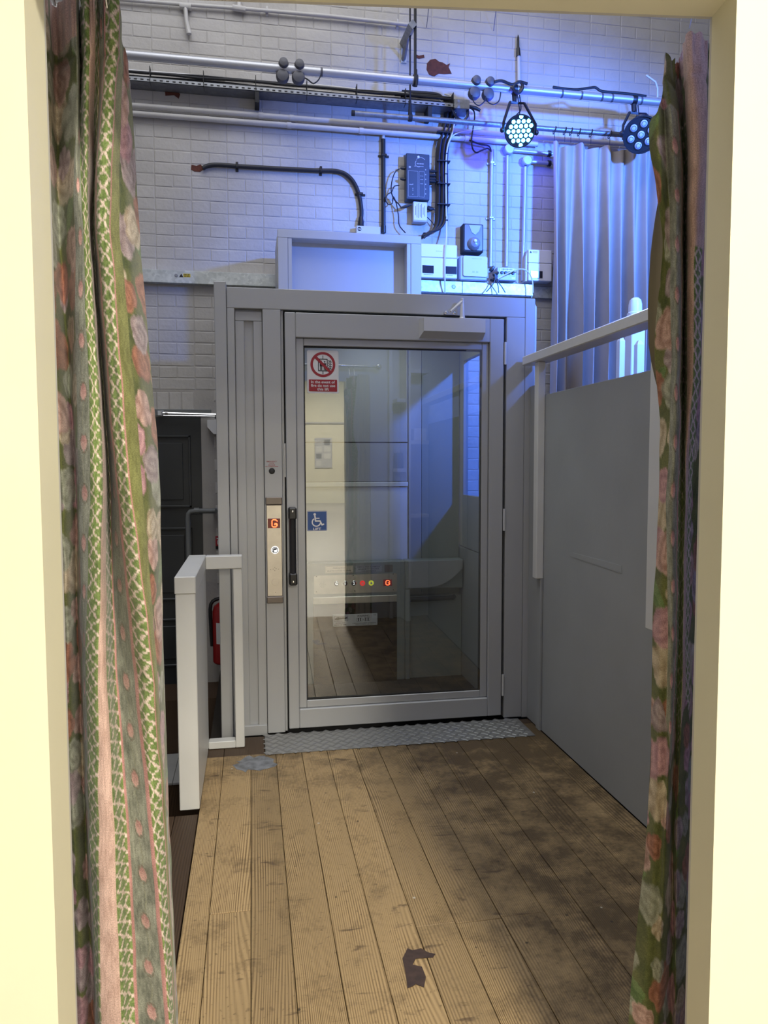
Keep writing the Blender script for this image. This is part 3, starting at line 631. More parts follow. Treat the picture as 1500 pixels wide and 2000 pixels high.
for px, mt, t in ((657, 'glow', 'G'), (674, 'glow', '1'), (691, 'glow', '2'), (708, 'redbtn', '!'), (725, 'yelbtn', 'A')):
    c = P(px, 1140-(px-657)*0.02, yk)
    bt = lp('button', MB().lathe([(0.0155, 0), (0.0155, 0.003), (0.0135, 0.005)], (c.x, yk, c.z), (0, -1, 0), 20), 'chrome' if mt == 'glow' else mt, con)
    k = MB(); 
    if mt == 'glow': k.disc(c.x, c.z, 0.0128, yk-0.0052, 0, 20)
    
    if mt == 'glow': k.text(t, c.x, c.z, 0.016, yk-0.0056, 1, bold=0.03)
    elif mt == 'redbtn': k.ring(c.x, c.z, 0.005, 0.0075, yk-0.0056, 1, 18, 2.2, 7.2); k.stroke([(c.x+0.001, c.z-0.004), (c.x+0.001, c.z+0.005)], 0.0025, yk-0.0056, 1)
    else: k.flat([(c.x-0.007, c.z-0.006), (c.x+0.007, c.z-0.006), (c.x+0.003, c.z+0.007), (c.x-0.003, c.z+0.007)], yk-0.0056, 1)
    lp('button_face', k, ['ink', 'glow'] if mt == 'glow' else ['ink', 'signwhite'], con)
c = P(757, 1138, yk); lp('display', MB().box(c.x-0.026, c.x+0.026, yk-0.003, yk, c.z-0.019, c.z+0.019), 'displ', con)
k = MB(); k.stroke([(c.x+0.012, c.z+0.007), (c.x+0.006, c.z+0.013), (c.x-0.006, c.z+0.013), (c.x-0.011, c.z+0.007), (c.x-0.011, c.z-0.008), (c.x-0.006, c.z-0.013), (c.x+0.006, c.z-0.013), (c.x+0.012, c.z-0.008), (c.x+0.012, c.z-0.001), (c.x+0.003, c.z-0.001)], 0.0045, yk-0.0034); lp('display_letter', k, 'ledred', con)
c = P(630, 1142, yk); k = MB()
for rr, nn in ((0.0, 1), (0.008, 6), (0.016, 10)):
    for i in range(nn): k.disc(c.x+rr*math.cos(2*PI*i/nn), c.z+rr*math.sin(2*PI*i/nn), 0.0014, yk-0.0003, 0, 6)
for q in ((618, 1126), (618, 1156), (690, 1124), (693, 1154), (768, 1121), (768, 1152)): c = P(*q, yk); k.disc(c.x, c.z, 0.003, yk-0.0003, 0, 8)
lp('speaker_hole', k, 'ink', con)['kind'] = 'stuff'
for (a, b, c_, d), mt, lines in (((635, 1105, 690, 1119), 'steel', ('PRESS & HOLD', 'SELECTED BUTTON TO TRAVEL')), ((693, 1104, 747, 1118), 'greyplas', ('PRESS & HOLD ALARM FOR', 'MINIMUM OF 5 SECONDS', 'FOR ASSISTANCE')), ((751, 1103, 767, 1117), 'brownend', ('PLATE', '')) ):
    x0, x1, z0, z1 = pr(a, b, c_, d, YK); pl = lp('label_plate', MB().rrect(x0, x1, z0, z1, 0.003, YK-0.002, YK-0.0005), mt, con)
    k = MB()
    for x_0, x_1, z_0, z_1 in ((x0+.002, x1-.002, z1-.003, z1-.002), (x0+.002, x1-.002, z0+.002, z0+.003), (x0+.002, x0+.003, z0+.002, z1-.002), (x1-.003, x1-.002, z0+.002, z1-.002)): k.flat([(x_0, z_0), (x_1, z_0), (x_1, z_1), (x_0, z_1)], YK-0.0023)
    ls = [l for l in lines if l and l != 'PLATE']
    for i, t in enumerate(ls): k.text(t, (x0+x1)/2, z1-(z1-z0)*(i+0.75)/(len(ls)+0.5), 0.0072, YK-0.0023, 0, width=min((x1-x0)*0.86, 0.0062*len(t)), bold=0.01)
    lp('label_lettering', k, 'ink', con)
x0, x1, z0, z1 = pr(650, 1199, 737, 1222, YK-0.004); yl = YK-0.006
lp('warning_plate', MB().rrect(x0, x1, z0, z1, 0.003, yl, YK-0.004), 'silver', con)
k = MB(); w = x1-x0; h = z1-z0; yl -= 0.0003
def fr(a, b, c_, d, t=0.0014):
    for q in ((a, b, d-t, d), (a, b, c_, c_+t), (a, a+t, c_, d), (b-t, b, c_, d)): k.flat([(q[0], q[2]), (q[1], q[2]), (q[1], q[3]), (q[0], q[3])], yl)
fr(x0+0.03*w, x0+0.34*w, z0+0.42*h, z0+0.86*h); k.ring(x0+0.11*w, z0+0.66*h, 0.006, 0.009, yl, 0, 16); k.stroke([(x0+0.06*w, z0+0.62*h), (x0+0.31*w, z0+0.70*h)], 0.008, yl)
k.text('WARNING', x0+0.68*w, z0+0.82*h, 0.17*h, yl, 0, width=0.28*w, bold=0.02); k.text('CE', x0+0.94*w, z0+0.87*h, 0.12*h, yl)
fr(x0+0.53*w, x0+0.66*w, z0+0.36*h, z0+0.66*h); fr(x0+0.70*w, x0+0.83*w, z0+0.36*h, z0+0.66*h); k.text('=', x0+0.68*w, z0+0.5*h, 0.06*h, yl)
for q in (0.57, 0.62, 0.735, 0.79): k.stroke([(x0+q*w, z0+0.42*h), (x0+q*w, z0+0.56*h)], 0.006, yl); k.disc(x0+q*w, z0+0.61*h, 0.004, yl, 0, 8)
k.text('4 MAXIMUM PATIENT OR PERSON', x0+0.7*w, z0+0.2*h, 0.09*h, yl, 0, width=0.52*w); k.dash(x0+0.17*w, z0+0.28*h, 0.22*w, 0.06*h, yl); k.dash(x0+0.17*w, z0+0.12*h, 0.28*w, 0.07*h, yl)
k.dash(x0+0.7*w, z0+0.08*h, 0.4*w, 0.04*h, yl); k.dash(x0+0.2*w, z0+0.68*h, 0.18*w, 0.13*h, yl)
lp('warning_lettering', k, 'ink', con)['kind'] = 'stuff'
# ---- upper frame on top of the shaft
YU = 4.45
ux0, ux1 = 0.172, 1.028; uz = 2.676; rx0, rx1, rz = 0.254, 0.940, 2.629
up = lp('upper_frame', MB().box(ux0, ux1, YU, YU+0.04, rz, uz, c=0.002), 'grey')
for a, b in ((ux0, rx0-0.024), (rx1+0.024, ux1)): lp('upright', MB().box(a, b, YU, YU+0.04, ZT+0.01, rz-0.0005, c=0.002), 'grey', up)
for a, b in ((rx0-0.0225, rx0), (rx1, rx1+0.0225)): lp('upright', MB().box(a, b, YU+0.003, YU+0.1, ZT+0.01, rz-0.0005, c=0.001), 'grey', up)
lp('head_lining', MB().box(rx0-0.02, rx1+0.02, YU+0.04, YU+0.1, rz-0.0005, rz+0.02), 'grey', up)
lp('blank_panel', MB().box(rx0-0.01, rx1+0.01, YU+0.09, YU+0.105, ZT+0.01, rz), 'grey', up)
lp('upper_back', MB().box(ux0, ux1, YU+0.105, YW-0.09, ZT+0.01, uz-0.005), 'grey', up)
lp('lift_lug', MB().box(rx1-0.012, rx1-0.001, YU+0.06, YU+0.085, 2.21, 2.30, c=0.002), 'offwhite', up)

# ---- tread plate in front of the lift
tp = thing('threshold_plate', 'aluminium diamond tread plate laid on the floor at the lift door', 'plate', (0.7, 3.45, 0))
pl0, pl1, py0, py1 = 0.046, 1.334, 3.323, YF-0.013
part('base_plate', MB().box(pl0, pl1, py0, py1, 0.0, 0.004, c=0.001), 'plate', tp)
k = MB(); i = 0; sxp, syp = 0.058, 0.0555
yy = py0+0.012
r = 0
while yy < YF-0.005:
    xx = pl0+0.014+(sxp/2 if r % 2 else 0)
    while xx < pl1-0.02:
        a = PI/4 if r % 2 else -PI/4; L, wd = 0.0205, 0.0125
        ca, sa = math.cos(a), math.sin(a); e = lambda u, v: (xx+u*ca-v*sa, yy+u*sa+v*ca)
        b0 = [e(-L, -wd), e(L, -wd), e(L, wd), e(-L, wd)]; b1 = [e(-L*.86, -wd*.72), e(L*.86, -wd*.72), e(L*.86, wd*.72), e(-L*.86, wd*.72)]
        k.add([(x, y, 0.004) for x, y in b0]+[(x, y, 0.0058) for x, y in b1], [(4, 5, 6, 7)]+[(j, (j+1) % 4, (j+1) % 4+4, j+4) for j in range(4)])
        xx += sxp
    yy += syp/2; r += 1
o = part('raised_tread', k, 'tread', tp, smooth=0); o['kind'] = 'stuff'

# ================================================================ LEFT BARRIER
br = thing('guard_rail', 'low pale grey boxed guard rail beside the lift, open at the bottom end', 'rail', (-0.2, 3.1, 0))
bt_ = 0.895
part('side_panel', MB().box(-0.284, -0.211, 2.822, 3.47, 0.006, bt_-0.062, c=0.003), 'wgrey', br)
part('top_cap', MB().box(-0.286, -0.209, 2.818, 3.485, bt_-0.061, bt_+0.004, c=0.003), 'wgrey', br)
part('top_rail', MB().box(-0.2085, -0.046, 3.425, 3.485, bt_-0.056, bt_+0.003, c=0.003), 'wgrey', br)
part('end_post', MB().box(-0.088, -0.047, 3.43, 3.483, 0.002, bt_-0.057, c=0.003), 'wgrey', br)
part('bottom_rail', MB().box(-0.2105, -0.0885, 3.43, 3.483, 0.002, 0.036, c=0.003), 'wgrey', br)

# ================================================================ RIGHT BALUSTRADE
bl = thing('stair_balustrade', 'solid grey stair balustrade panel with raised handrail along the right of the landing', 'balustrade', (1.4, 2.3, 0))
part('panel', MB().box(1.39, 1.428, 1.06, 3.43, 0.0, 1.642, c=0.002), 'panel', bl)
part('trim_strip', MB().box(1.376, 1.3895, 3.385, 3.43, 0.0, 0.76, c=0.002), 'panel', bl)
part('corner_board', MB().box(1.3885, 1.41, 3.436, YF+0.001, 0.0, 1.70, c=0.002), 'panel', bl)
part('post', MB().box(1.352, 1.3895, 3.383, 3.43, 0.755, 1.797, c=0.003), 'wgrey', bl)
part('post', MB().box(1.352, 1.3895, 2.262, 2.37, 0.738, 1.797, c=0.003), 'wgrey', bl)
part('handrail', MB().box(1.336, 1.425, 1.06, 3.555, 1.798, 1.842, c=0.004), 'wgrey', bl)
k = MB()                                   # proud patch board low on the panel
a = [P(1122, 1090, 3.0)]
k.prism([(0, 0), (1, 0), (1, 0.001)], 0, 0.001)
kk = MB()
r0 = ROT
def onX(x, y, X): r = ROT@_d(x, y); return CAM+r*(X/r[0])
p0, p1 = onX(1118, 1088, 1.389), onX(1214, 1120, 1.389)
kk.add([(1.3885, p0[1], p0[2]), (1.3885, p1[1], p1[2]), (1.3885, p1[1], p1[2]+0.03), (1.3885, p0[1], p0[2]+0.02), (1.3905, p0[1], p0[2]), (1.3905, p1[1], p1[2]), (1.3905, p1[1], p1[2]+0.03), (1.3905, p0[1], p0[2]+0.02)],
       [(0, 1, 2, 3), (0, 4, 5, 1), (1, 5, 6, 2), (2, 6, 7, 3), (3, 7, 4, 0)])
part('filler_strip', kk, 'panel', bl, smooth=0)
# flight of stairs beyond the panel
sc = struct('trim_2', MB().box(1.45, 2.75, 3.5, 4.62, -0.001, 1.25), 'darkwood')
for i in range(5): part('step', MB().box(2.76+0.24*i, 2.76+0.24*(i+1), 3.5, 4.62, -0.001, 1.25-0.2*(i+1)), 'darkwood', sc)
nw = thing('newel_post', 'white square newel post with a rounded cap beyond the handrail', 'post', (1.95, 4.2, 1.25))
c = P(1240, 640, 4.2); nx = c.x; ztp = P(1240, 612, 4.2).z; zt2 = P(1240, 581, 4.2).z
part('shaft', MB().box(nx-0.044, nx+0.044, 4.156, 4.244, 1.25, ztp-0.02, c=0.004), 'wgrey', nw)
k = MB(); hh = zt2-ztp; k.lathe([(0.047, -0.022), (0.047, 0.0), (0.040, 0.006), (0.039, hh*0.55), (0.033, hh*0.82), (0.02, hh*0.96), (0.0, hh)], (nx, 4.2, ztp), (0, 0, 1), 24); part('cap', k, 'wgrey', nw)
for (px, ptop, hw), lab in (((1216, 657, 0.016), 'narrow white pointed picket left of the newel post'), ((1252, 664, 0.021), 'white pointed picket right of the newel post')):
    c = P(px, ptop, 4.0); k = MB(); x0, x1 = c.x-hw, c.x+hw; d = 0.02
    k.box(x0, x1, 4.0, 4.0+2*d, 1.25, c.z-0.025)
    b = len(k.v); k.add([(x0, 4.0, c.z-0.025), (x1, 4.0, c.z-0.025), (x1, 4.0+2*d, c.z-0.025), (x0, 4.0+2*d, c.z-0.025), (c.x-0.008, 4.0+d*0.6, c.z), (c.x+0.008, 4.0+d*0.6, c.z), (c.x+0.008, 4.0+d*1.4, c.z), (c.x-0.008, 4.0+d*1.4, c.z)],
            [(0, 1, 5, 4), (1, 2, 6, 5), (2, 3, 7, 6), (3, 0, 4, 7), (4, 5, 6, 7)])
    solo('picket', k, 'wgrey', lab, 'picket', 'pickets beside the newel post')

# ================================================================ WALL SERVICES
def wall_tube(name, pts, off, r, m, label, cat, group=None, n=8, sm=0, parent=None):
    p = [P(q[0], q[1], YW-(q[2] if len(q) > 2 else off)) for q in pts]
    if sm: p = spline(p, sm)
    k = MB().tube(p, r, n)
    if parent: return part(name, k, m, parent, smooth=50)
    return solo(name, k, m, label, cat, group, smooth=50)
def saddle(parent, x, y, off, r, horiz, m):
    c = P(x, y, YW); k = MB()
    if horiz: k.box(c.x-0.008, c.x+0.008, YW-off-r-0.003, YW, c.z-r-0.003, c.z+r+0.003, c=0.003); k.box(c.x-0.009, c.x+0.009, YW-0.006, YW, c.z-r-0.022, c.z-r, c=0.002)
    else: k.box(c.x-r-0.003, c.x+r+0.003, YW-off-r-0.003, YW, c.z-0.008, c.z+0.008, c=0.003); k.box(c.x-r-0.022, c.x+r+0.022, YW-0.006, YW, c.z-0.008, c.z+0.008, c=0.003)
    part('saddle_clip', k, m, parent)
# top painted conduit with fittings
t = thing('conduit', 'white painted conduit run with tee fittings along the top of the brick wall', 'conduit', P(520, 25, YW-0.02))
wall_tube('pipe_run', [(-600, -75), (225, -2), (350, 8), (464, 16), (640, 31), (802, 49)], 0.024, 0.0115, 'wpipe', '', '', parent=t)
c = P(362, 12, YW-0.026); c2 = P(364, 40, YW-0.026); c3 = P(368, 60, YW-0.026)
part('tee_fitting', MB().lathe([(0.017, 0), (0.017, 0.06), (0.021, 0.06), (0.021, 0.07)], (c.x-0.035, c.y, c.z), (1, 0, -0.05), 12), 'wpipe', t)
part('drop_pipe', MB().tube([c, c2, c3], [0.013, 0.013, 0.016], 10), 'wpipe', t)
part('elbow_fitting', MB().lathe([(0.012, 0), (0.016, 0.01), (0.016, 0.03)], (c3.x, c3.y, c3.z+0.01), (0.1, 0, -1), 10), 'wpipe', t)
c = P(467, 16, YW-0.026); part('tee_fitting', MB().lathe([(0.018, 0), (0.018, 0.08)], (c.x-0.04, c.y, c.z), (1, 0, -0.05), 12), 'wpipe', t)
part('riser_pipe', MB().tube([c, c+Vector((0.0, 0, 0.03)), c+Vector((0.0, 0, 0.25))], [0.018, 0.014, 0.0115], 10), 'wpipe', t)
for q in ((521, 22), (775, 47)): saddle(t, *q, 0.02, 0.0115, True, 'wpipe')
# cable tray and cables
TY = YW-0.11
t = thing('cable_tray', 'dark perforated metal cable tray carrying black cables under the lighting bar', 'cable tray', P(560, 165, TY))
a, b = P(225, 140, TY), P(917, 189, TY); a.x -= 2.24
za = (a.z+b.z)/2
k = MB(); k.box(a.x, b.x, TY, YW, za-0.06, za-0.057); k.box(a.x, b.x, TY, TY+0.002, za-0.06, za-0.035); k.box(a.x, b.x, YW-0.004, YW, za-0.06, za+0.0)
part('tray', k, 'scaff', t)
k = MB(); xx = a.x+0.03
while xx < b.x-0.03: k.box(xx, xx+0.018, TY-0.0007, TY, za-0.052, za-0.044); xx += 0.038
o = part('perforation', k, 'mattblack', t); o['kind'] = 'stuff'
for x, y in ((502, 183), (840, 208)):
    c = P(x, y, TY); part('tray_bracket', MB().box(c.x-0.014, c.x+0.014, TY, YW, za-0.13, za-0.06, c=0.002), 'mattblack', t)
part('end_box', MB().box(P(887, 190, TY).x, P(917, 190, TY).x, TY-0.004, YW, za-0.065, za-0.005, c=0.002), 'scaff', t)
for i in range(6):
    r = random.Random(i); pts = []
    for j in range(25):
        u = j/24; pts.append((a.x+(b.x-a.x-0.12)*u, TY+0.015+0.014*(i % 3), za-0.035+0.014*i*0.8+r.uniform(-0.005, 0.005)))
    part('tray_cable', MB().tube(spline(pts, 3), 0.0075, 6), 'cable' if i != 5 else 'wcable', t, smooth=50)
for i in range(14):
    xx = a.x+0.2+0.32*i; part('cable_tie', MB().box(xx, xx+0.004, TY-0.002, TY+0.06, za-0.06, za+0.035), 'mattblack', t)
# two painted pipes
for (p0, p1, off, lab) in (((225, 209), (1262, 262), 0.035, 'upper of two white painted pipes below the cable tray'), ((225, 225), (1050, 272), 0.03, 'lower of two white painted pipes below the cable tray')):
    a, b = P(*p0, YW-off), P(*p1, YW-off); zz = P(500, 225 if p0[1] < 220 else 240, YW-off).z; a.x = -3.15
    t = tag(part('pipe', MB().tube([(a.x, a.y, zz), (b.x, b.y, zz)], 0.0165, 12), 'wpipe', loc=((a.x+b.x)/2, a.y, zz), smooth=50), lab, 'pipe', 'painted wall pipes')
    for px in (505, 565) if p0[1] < 220 else (560, 700, 905):
        q = P(px, 240, YW).x; part('pipe_collar', MB().lathe([(0.0195, 0), (0.0195, 0.028)], (q, a.y, zz), (1, 0, 0), 12), 'wpipe', t)
# black armoured cable in a bend
t = thing('armoured_cable', 'thick black cable bending from a hole in the brick down to a white box', 'cable', P(560, 330, YW))
wall_tube('sheath', [(396, 329), (406, 324), (425, 322), (470, 325), (540, 329), (620, 333), (655, 334), (676, 341), (692, 358), (702, 384), (706, 412), (705, 430)], 0.018, 0.0135, 'cable', '', '', sm=5, n=10, parent=t)
part('gland', MB().tube(px_path([(705, 424), (705, 434), (704.5, 441)], YW-0.02), [0.014, 0.02, 0.021], 10), 'black', t)
for q in ((463, 325), (626, 333)): saddle(t, *q, 0.018, 0.0135, True, 'black')
saddle(t, 703, 381, 0.018, 0.0135, False, 'black')
t = thing('junction_box', 'small white junction box on top of the upper lift frame', 'box', P(720, 450, YW))
x0, x1, z0, z1 = pr(696, 442, 743, 456, YW-0.05); part('box', MB().box(x0, x1, YW-0.055, YW, z0-0.03, z1, c=0.003), 'offwhite', t)
k = MB(); k.disc(x0+0.02, z1-0.022, 0.013, YW-0.0555); part('warning_disc', k, 'ink', t); k = MB(); k.flat([(x0+0.009, z1-0.025), (x0+0.031, z1-0.025), (x0+0.031, z1-0.020), (x0+0.009, z1-0.020)], YW-0.056); part('white_bar', k, 'signwhite', t)
# straight black conduit
t = thing('conduit', 'straight black vertical conduit dropping to the upper lift frame', 'conduit', P(748, 452, YW))
wall_tube('tube', [(748.5, 272), (749, 453)], 0.016, 0.0145, 'black', '', '', n=12, parent=t); saddle(t, 749, 306, 0.016, 0.0145, False, 'black')
wall_tube('coupler', [(748.5, 264), (748.5, 273)], 0.016, 0.012, 'wpipe', '', '', n=10, parent=t)
wall_tube('coupler', [(749, 441), (749, 455)], 0.016, 0.017, 'black', '', '', n=12, parent=t)
# slate blue splitter box
BY = YW-0.07
t = thing('splitter_box', 'slate blue metal signal splitter box with printed panel on the brick wall', 'box', P(816, 345, BY))
x0, x1, z0, z1 = pr(793.5, 300, 839, 390, BY)
part('case', MB().box(x0, x1, BY, YW, z0, z1, c=0.004), 'bluebox', t)
part('mount_flange', MB().box(x0, x1, YW-0.012, YW, z1, z1+0.012, c=0.002), 'bluebox', t)
k = MB(); w = x1-x0; h = z1-z0; y = BY-0.0006
for i in range(6): k.disc(x0+0.83*w, z1-h*(0.34+0.105*i), 0.004, y, 0, 10)
for i in range(2):
    for j in range(2): k.disc(x0+0.28*w, z1-h*(0.67+0.09*j+0.13*i), 0.003, y, 0, 8)
fr_ = lambda a, b, c_, d, t_=0.0014: [k.flat([(q[0], q[2]), (q[1], q[2]), (q[1], q[3]), (q[0], q[3])], y) for q in ((a, b, d-t_, d), (a, b, c_, c_+t_), (a, a+t_, c_, d), (b-t_, b, c_, d))]
fr_(x0+0.08*w, x0+0.5*w, z0+0.06*h, z0+0.62*h); fr_(x0+0.55*w, x0+0.78*w, z0+0.06*h, z0+0.62*h)
k.ring(x0+0.52*w, z1-0.215*h, 0.02, 0.0235, y, 0, 20, 2.2, 5.2); k.ring(x0+0.62*w, z1-0.205*h, 0.035, 0.038, y, 0, 16, 0.7, 2.5)
k.dash(x0+0.60*w, z1-0.218*h, 0.30*w, 0.006, y); k.dash(x0+0.55*w, z1-0.275*h, 0.42*w, 0.004, y)
for i, z in enumerate((0.35, 0.44, 0.52)): k.dash(x0+0.66*w, z0+z*h, 0.12*w, 0.004, y)
k.dash(x0+0.2*w, z0+0.32*h, 0.12*w, 0.005, y); k.dash(x0+0.15*w, z0+0.70*h, 0.08*w, 0.012, y); part('printing', k, 'greyplas', t)['kind'] = 'stuff'
part('screw', MB().lathe([(0.009, 0), (0.007, 0.003)], (x0+0.52*w, BY, z1-0.075*h), (0, -1, 0), 10), 'closer', t)
for i, py in enumerate((329, 350)):
    c = P(792, py, BY+0.03); part('plug', MB().lathe([(0.005, 0), (0.010, 0.012), (0.011, 0.03), (0.011, 0.036)], (c.x-0.036, c.y, c.z), (1, 0, 0), 10), 'black', t)
for i, py in enumerate((334, 342, 349, 354)):
    c = P(839, py, BY+0.03); part('plug', MB().lathe([(0.011, 0), (0.011, 0.03), (0.007, 0.045)], (c.x-0.002, c.y, c.z), (1, 0, 0), 10), 'black', t)
# small silver unit
t = thing('power_unit', 'small box with a silver printed label hanging under the splitter box', 'box', P(821, 412, YW-0.05))
x0, x1, z0, z1 = pr(808, 394, 834, 430, YW-0.055); part('case', MB().box(x0-0.004, x1, YW-0.055, YW, z0-0.012, z1, c=0.003), 'greyplas', t)
part('label_plate', MB().box(x0, x1-0.001, YW-0.0562, YW-0.0552, z0, z1-0.002), 'silver', t)
k = MB()
for i in range(7): xq = x0+0.012+i*0.0105; hq = (z1-z0)*(0.25, 0.36, 0.4, 0.32, 0.38, 0.2, 0.3)[i]; k.flat([(xq-0.0014, (z0+z1)/2-hq), (xq+0.0014, (z0+z1)/2-hq), (xq+0.0014, (z0+z1)/2+hq), (xq-0.0014, (z0+z1)/2+hq)], YW-0.0566)
part('lettering', k, 'ink', t)['kind'] = 'stuff'
part('plug', MB().tube(px_path([(834, 405), (840, 408), (847, 408)], YW-0.03), [0.014, 0.016, 0.008], 10), 'black', t)
part('mains_plug', MB().tube(px_path([(782, 406), (793, 403), (803, 399)], YW-0.05), [0.006, 0.011, 0.007], 8), 'black', t)
# loose cables around the splitter
G = 'thin black cables round the splitter box'
wall_tube('cable', [(780, 330), (772, 336), (766, 352), (764, 372), (769, 388), (778, 398), (784, 406)], 0.045, 0.0042, 'cable', 'thin black cable looping from the upper left plug of the splitter box', 'cable', G, n=6, sm=5)
wall_tube('cable', [(780, 362), (770, 364), (765, 375), (758, 379), (753, 389), (758, 399), (766, 397), (768, 384), (774, 398), (778, 420), (780, 440), (792, 455)], 0.04, 0.0038, 'cable', 'thin black cable with a loop left of the splitter box, trailing down', 'cable', G, n=6, sm=5)
wall_tube('cable', [(852, 334), (858, 339), (862, 346)], 0.045, 0.005, 'cable', 'short black lead from the top right socket of the splitter box', 'cable', G, n=6, sm=4)
wall_tube('cable', [(852, 352), (858, 354), (862, 356)], 0.05, 0.005, 'cable', 'short black lead from the bottom right socket of the splitter box', 'cable', G, n=6, sm=4)
wall_tube('cable', [(846, 408), (852, 412), (858, 408)], 0.03, 0.004, 'cable', 'short black lead on the right of the silver labelled unit', 'cable', G, n=6, sm=4)
wall_tube('cable', [(834, 424), (844, 434), (851, 446)], 0.03, 0.003, 'cable', 'thin black cable from the bottom of the silver labelled unit', 'cable', G, n=6, sm=4)
# cable bundle
t = thing('cable_bundle', 'thick bundle of black cables running down the wall beside the splitter box', 'cable', P(866, 330, YW))
for i in range(9):
    r = random.Random(50+i); o = (i-4)*2.6; j = lambda s: r.uniform(-s, s); xe = 826+i*1.2; ye = 462-(i % 5)*2.2
    pts = [(800-r.uniform(0, 30), 178+i*1.2), (845, 182+i), (868+o*0.4, 190+i*0.8), (880+o*0.9, 206), (878+o, 232), (871+o, 258+j(3)), (864+o, 290), (862+o, 330+j(3)), (863+o, 370), (862+o, 405), (860+o*0.9, 432), (852+o*0.5, 448), (838, 458-i*0.6), (xe-4, ye+3)]
    wall_tube('bundle_cable', pts, 0.03+0.010*(i % 3), 0.0078, 'cable', '', '', n=6, sm=4, parent=t)
for y in (262, 318, 362, 402): c = P(865, y, YW-0.03); part('cable_tie', MB().box(c.x-0.045, c.x+0.042, YW-0.068, YW-0.02, c.z-0.003, c.z+0.003), 'mattblack', t)
part('backing_strip', MB().box(P(852, 300, YW).x, P(860, 300, YW).x, YW-0.02, YW, P(856, 445, YW).z, P(856, 290, YW).z), 'scaff', t)
t = thing('white_cable', 'white cable looping over and running down beside the black bundle', 'cable', P(876, 380, YW))
wall_tube('sheath', [(800, 190), (830, 189), (856, 194), (868, 206)], 0.07, 0.005, 'wcable', '', '', n=6, sm=5, parent=t)
wall_tube('sheath', [(868, 184), (880, 188), (888, 202), (889, 226), (884, 258), (874, 288), (871, 330), (871.5, 400), (872, 440), (872, 462, 0.08), (871, 476, 0.1), (869, 500, 0.1), (869, 545, 0.1), (869, 572, 0.075)], 0.055, 0.0052, 'wcable', '', '', n=6, sm=5, parent=t)
for y in (300, 340, 402, 430): c = P(872, y, YW-0.055); part('cable_tie', MB().box(c.x-0.009, c.x+0.009, YW-0.062, YW-0.04, c.z-0.003, c.z+0.003), 'mattblack', t)
t = wall_tube('coiled_cable', [(878, 205), (884, 215), (892, 230), (905, 236), (913, 226), (912, 212), (903, 204), (893, 208), (886, 220)], 0.09, 0.010, 'cable', 'coil of black cable hanging at the end of the cable tray', 'cable', n=6, sm=5)
t = thing('cable', 'black cable with an inline connector trailing right to the steel conduit', 'cable', P(925, 260, YW))
wall_tube('connector', [(912, 206), (928, 211), (938, 216)], 0.07, [0.007, 0.013, 0.009], 'black', '', '', n=8, parent=t)
wall_tube('sheath', [(900, 205), (922, 213), (927, 226), (924, 250), (921, 272), (923, 290), (930, 298), (940, 294), (952, 290), (960, 296)], 0.05, 0.005, 'cable', '', '', n=6, sm=5, parent=t)
wall_tube('cable', [(880, 268), (893, 266), (912, 272), (935, 281), (954, 285), (959, 294)], 0.04, 0.005, 'cable', 'black cable sagging from the bundle to the top of the first steel conduit', 'cable', n=6, sm=5)
wall_tube('cable', [(874, 290), (882, 268), (900, 258), (940, 252)], 0.05, 0.004, 'wcable', 'thin white cable curving up right from the black bundle', 'cable', n=6, sm=5)
# steel conduits
SG = 'vertical steel conduits'
t = thing('steel_conduit', 'steel conduit nearest the cable bundle, open at the top with cables entering', 'conduit', P(958, 520, YW), SG)
wall_tube('tube', [(960.5, 292), (958, 521)], 0.02, 0.0125, 'alu', '', '', n=12, parent=t); wall_tube('coupler', [(960.5, 292), (960, 322)], 0.02, 0.015, 'alu', '', '', n=12, parent=t)
saddle(t, 959, 321, 0.02, 0.0125, False, 'alu'); saddle(t, 957.5, 428, 0.02, 0.0125, False, 'alu')
t = thing('steel_conduit', 'middle steel conduit with a round box directly below the lit blue lamp', 'conduit', P(990, 520, YW), SG)
wall_tube('tube', [(991, 304), (989, 521)], 0.025, 0.0125, 'alu', '', '', n=12, parent=t)
c = P(991, 296, YW); part('round_box', MB().lathe([(0.034, 0), (0.034, 0.045), (0.028, 0.05)], (c.x, YW, c.z), (0, -1, 0), 22), 'alu', t)
e = P(1078, 303, YW-0.025); part('branch_tube', MB().tube([(c.x+0.03, YW-0.025, c.z), (e.x, YW-0.025, c.z-0.005)], 0.0125, 12), 'alu', t)
part('branch_coupler', MB().lathe([(0.02, 0), (0.02, 0.02)], (e.x-0.03, YW-0.025, c.z-0.004), (1, 0, 0), 12), 'black', t)
t = thing('steel_conduit', 'right hand steel conduit with a lower round box, branching to the beige curtain', 'conduit', P(1022, 545, YW), SG)
wall_tube('tube', [(1026, 326), (1020.5, 549)], 0.025, 0.0125, 'alu', '', '', n=12, parent=t)
c = P(1026, 318, YW); part('round_box', MB().lathe([(0.034, 0), (0.034, 0.045), (0.028, 0.05)], (c.x, YW, c.z), (0, -1, 0), 22), 'alu', t)
part('branch_tube', MB().tube([(c.x+0.03, YW-0.025, c.z), (e.x, YW-0.025, c.z-0.004)], 0.0125, 12), 'alu', t)
part('branch_coupler', MB().lathe([(0.02, 0), (0.02, 0.02)], (e.x-0.03, YW-0.025, c.z-0.003), (1, 0, 0), 12), 'black', t)
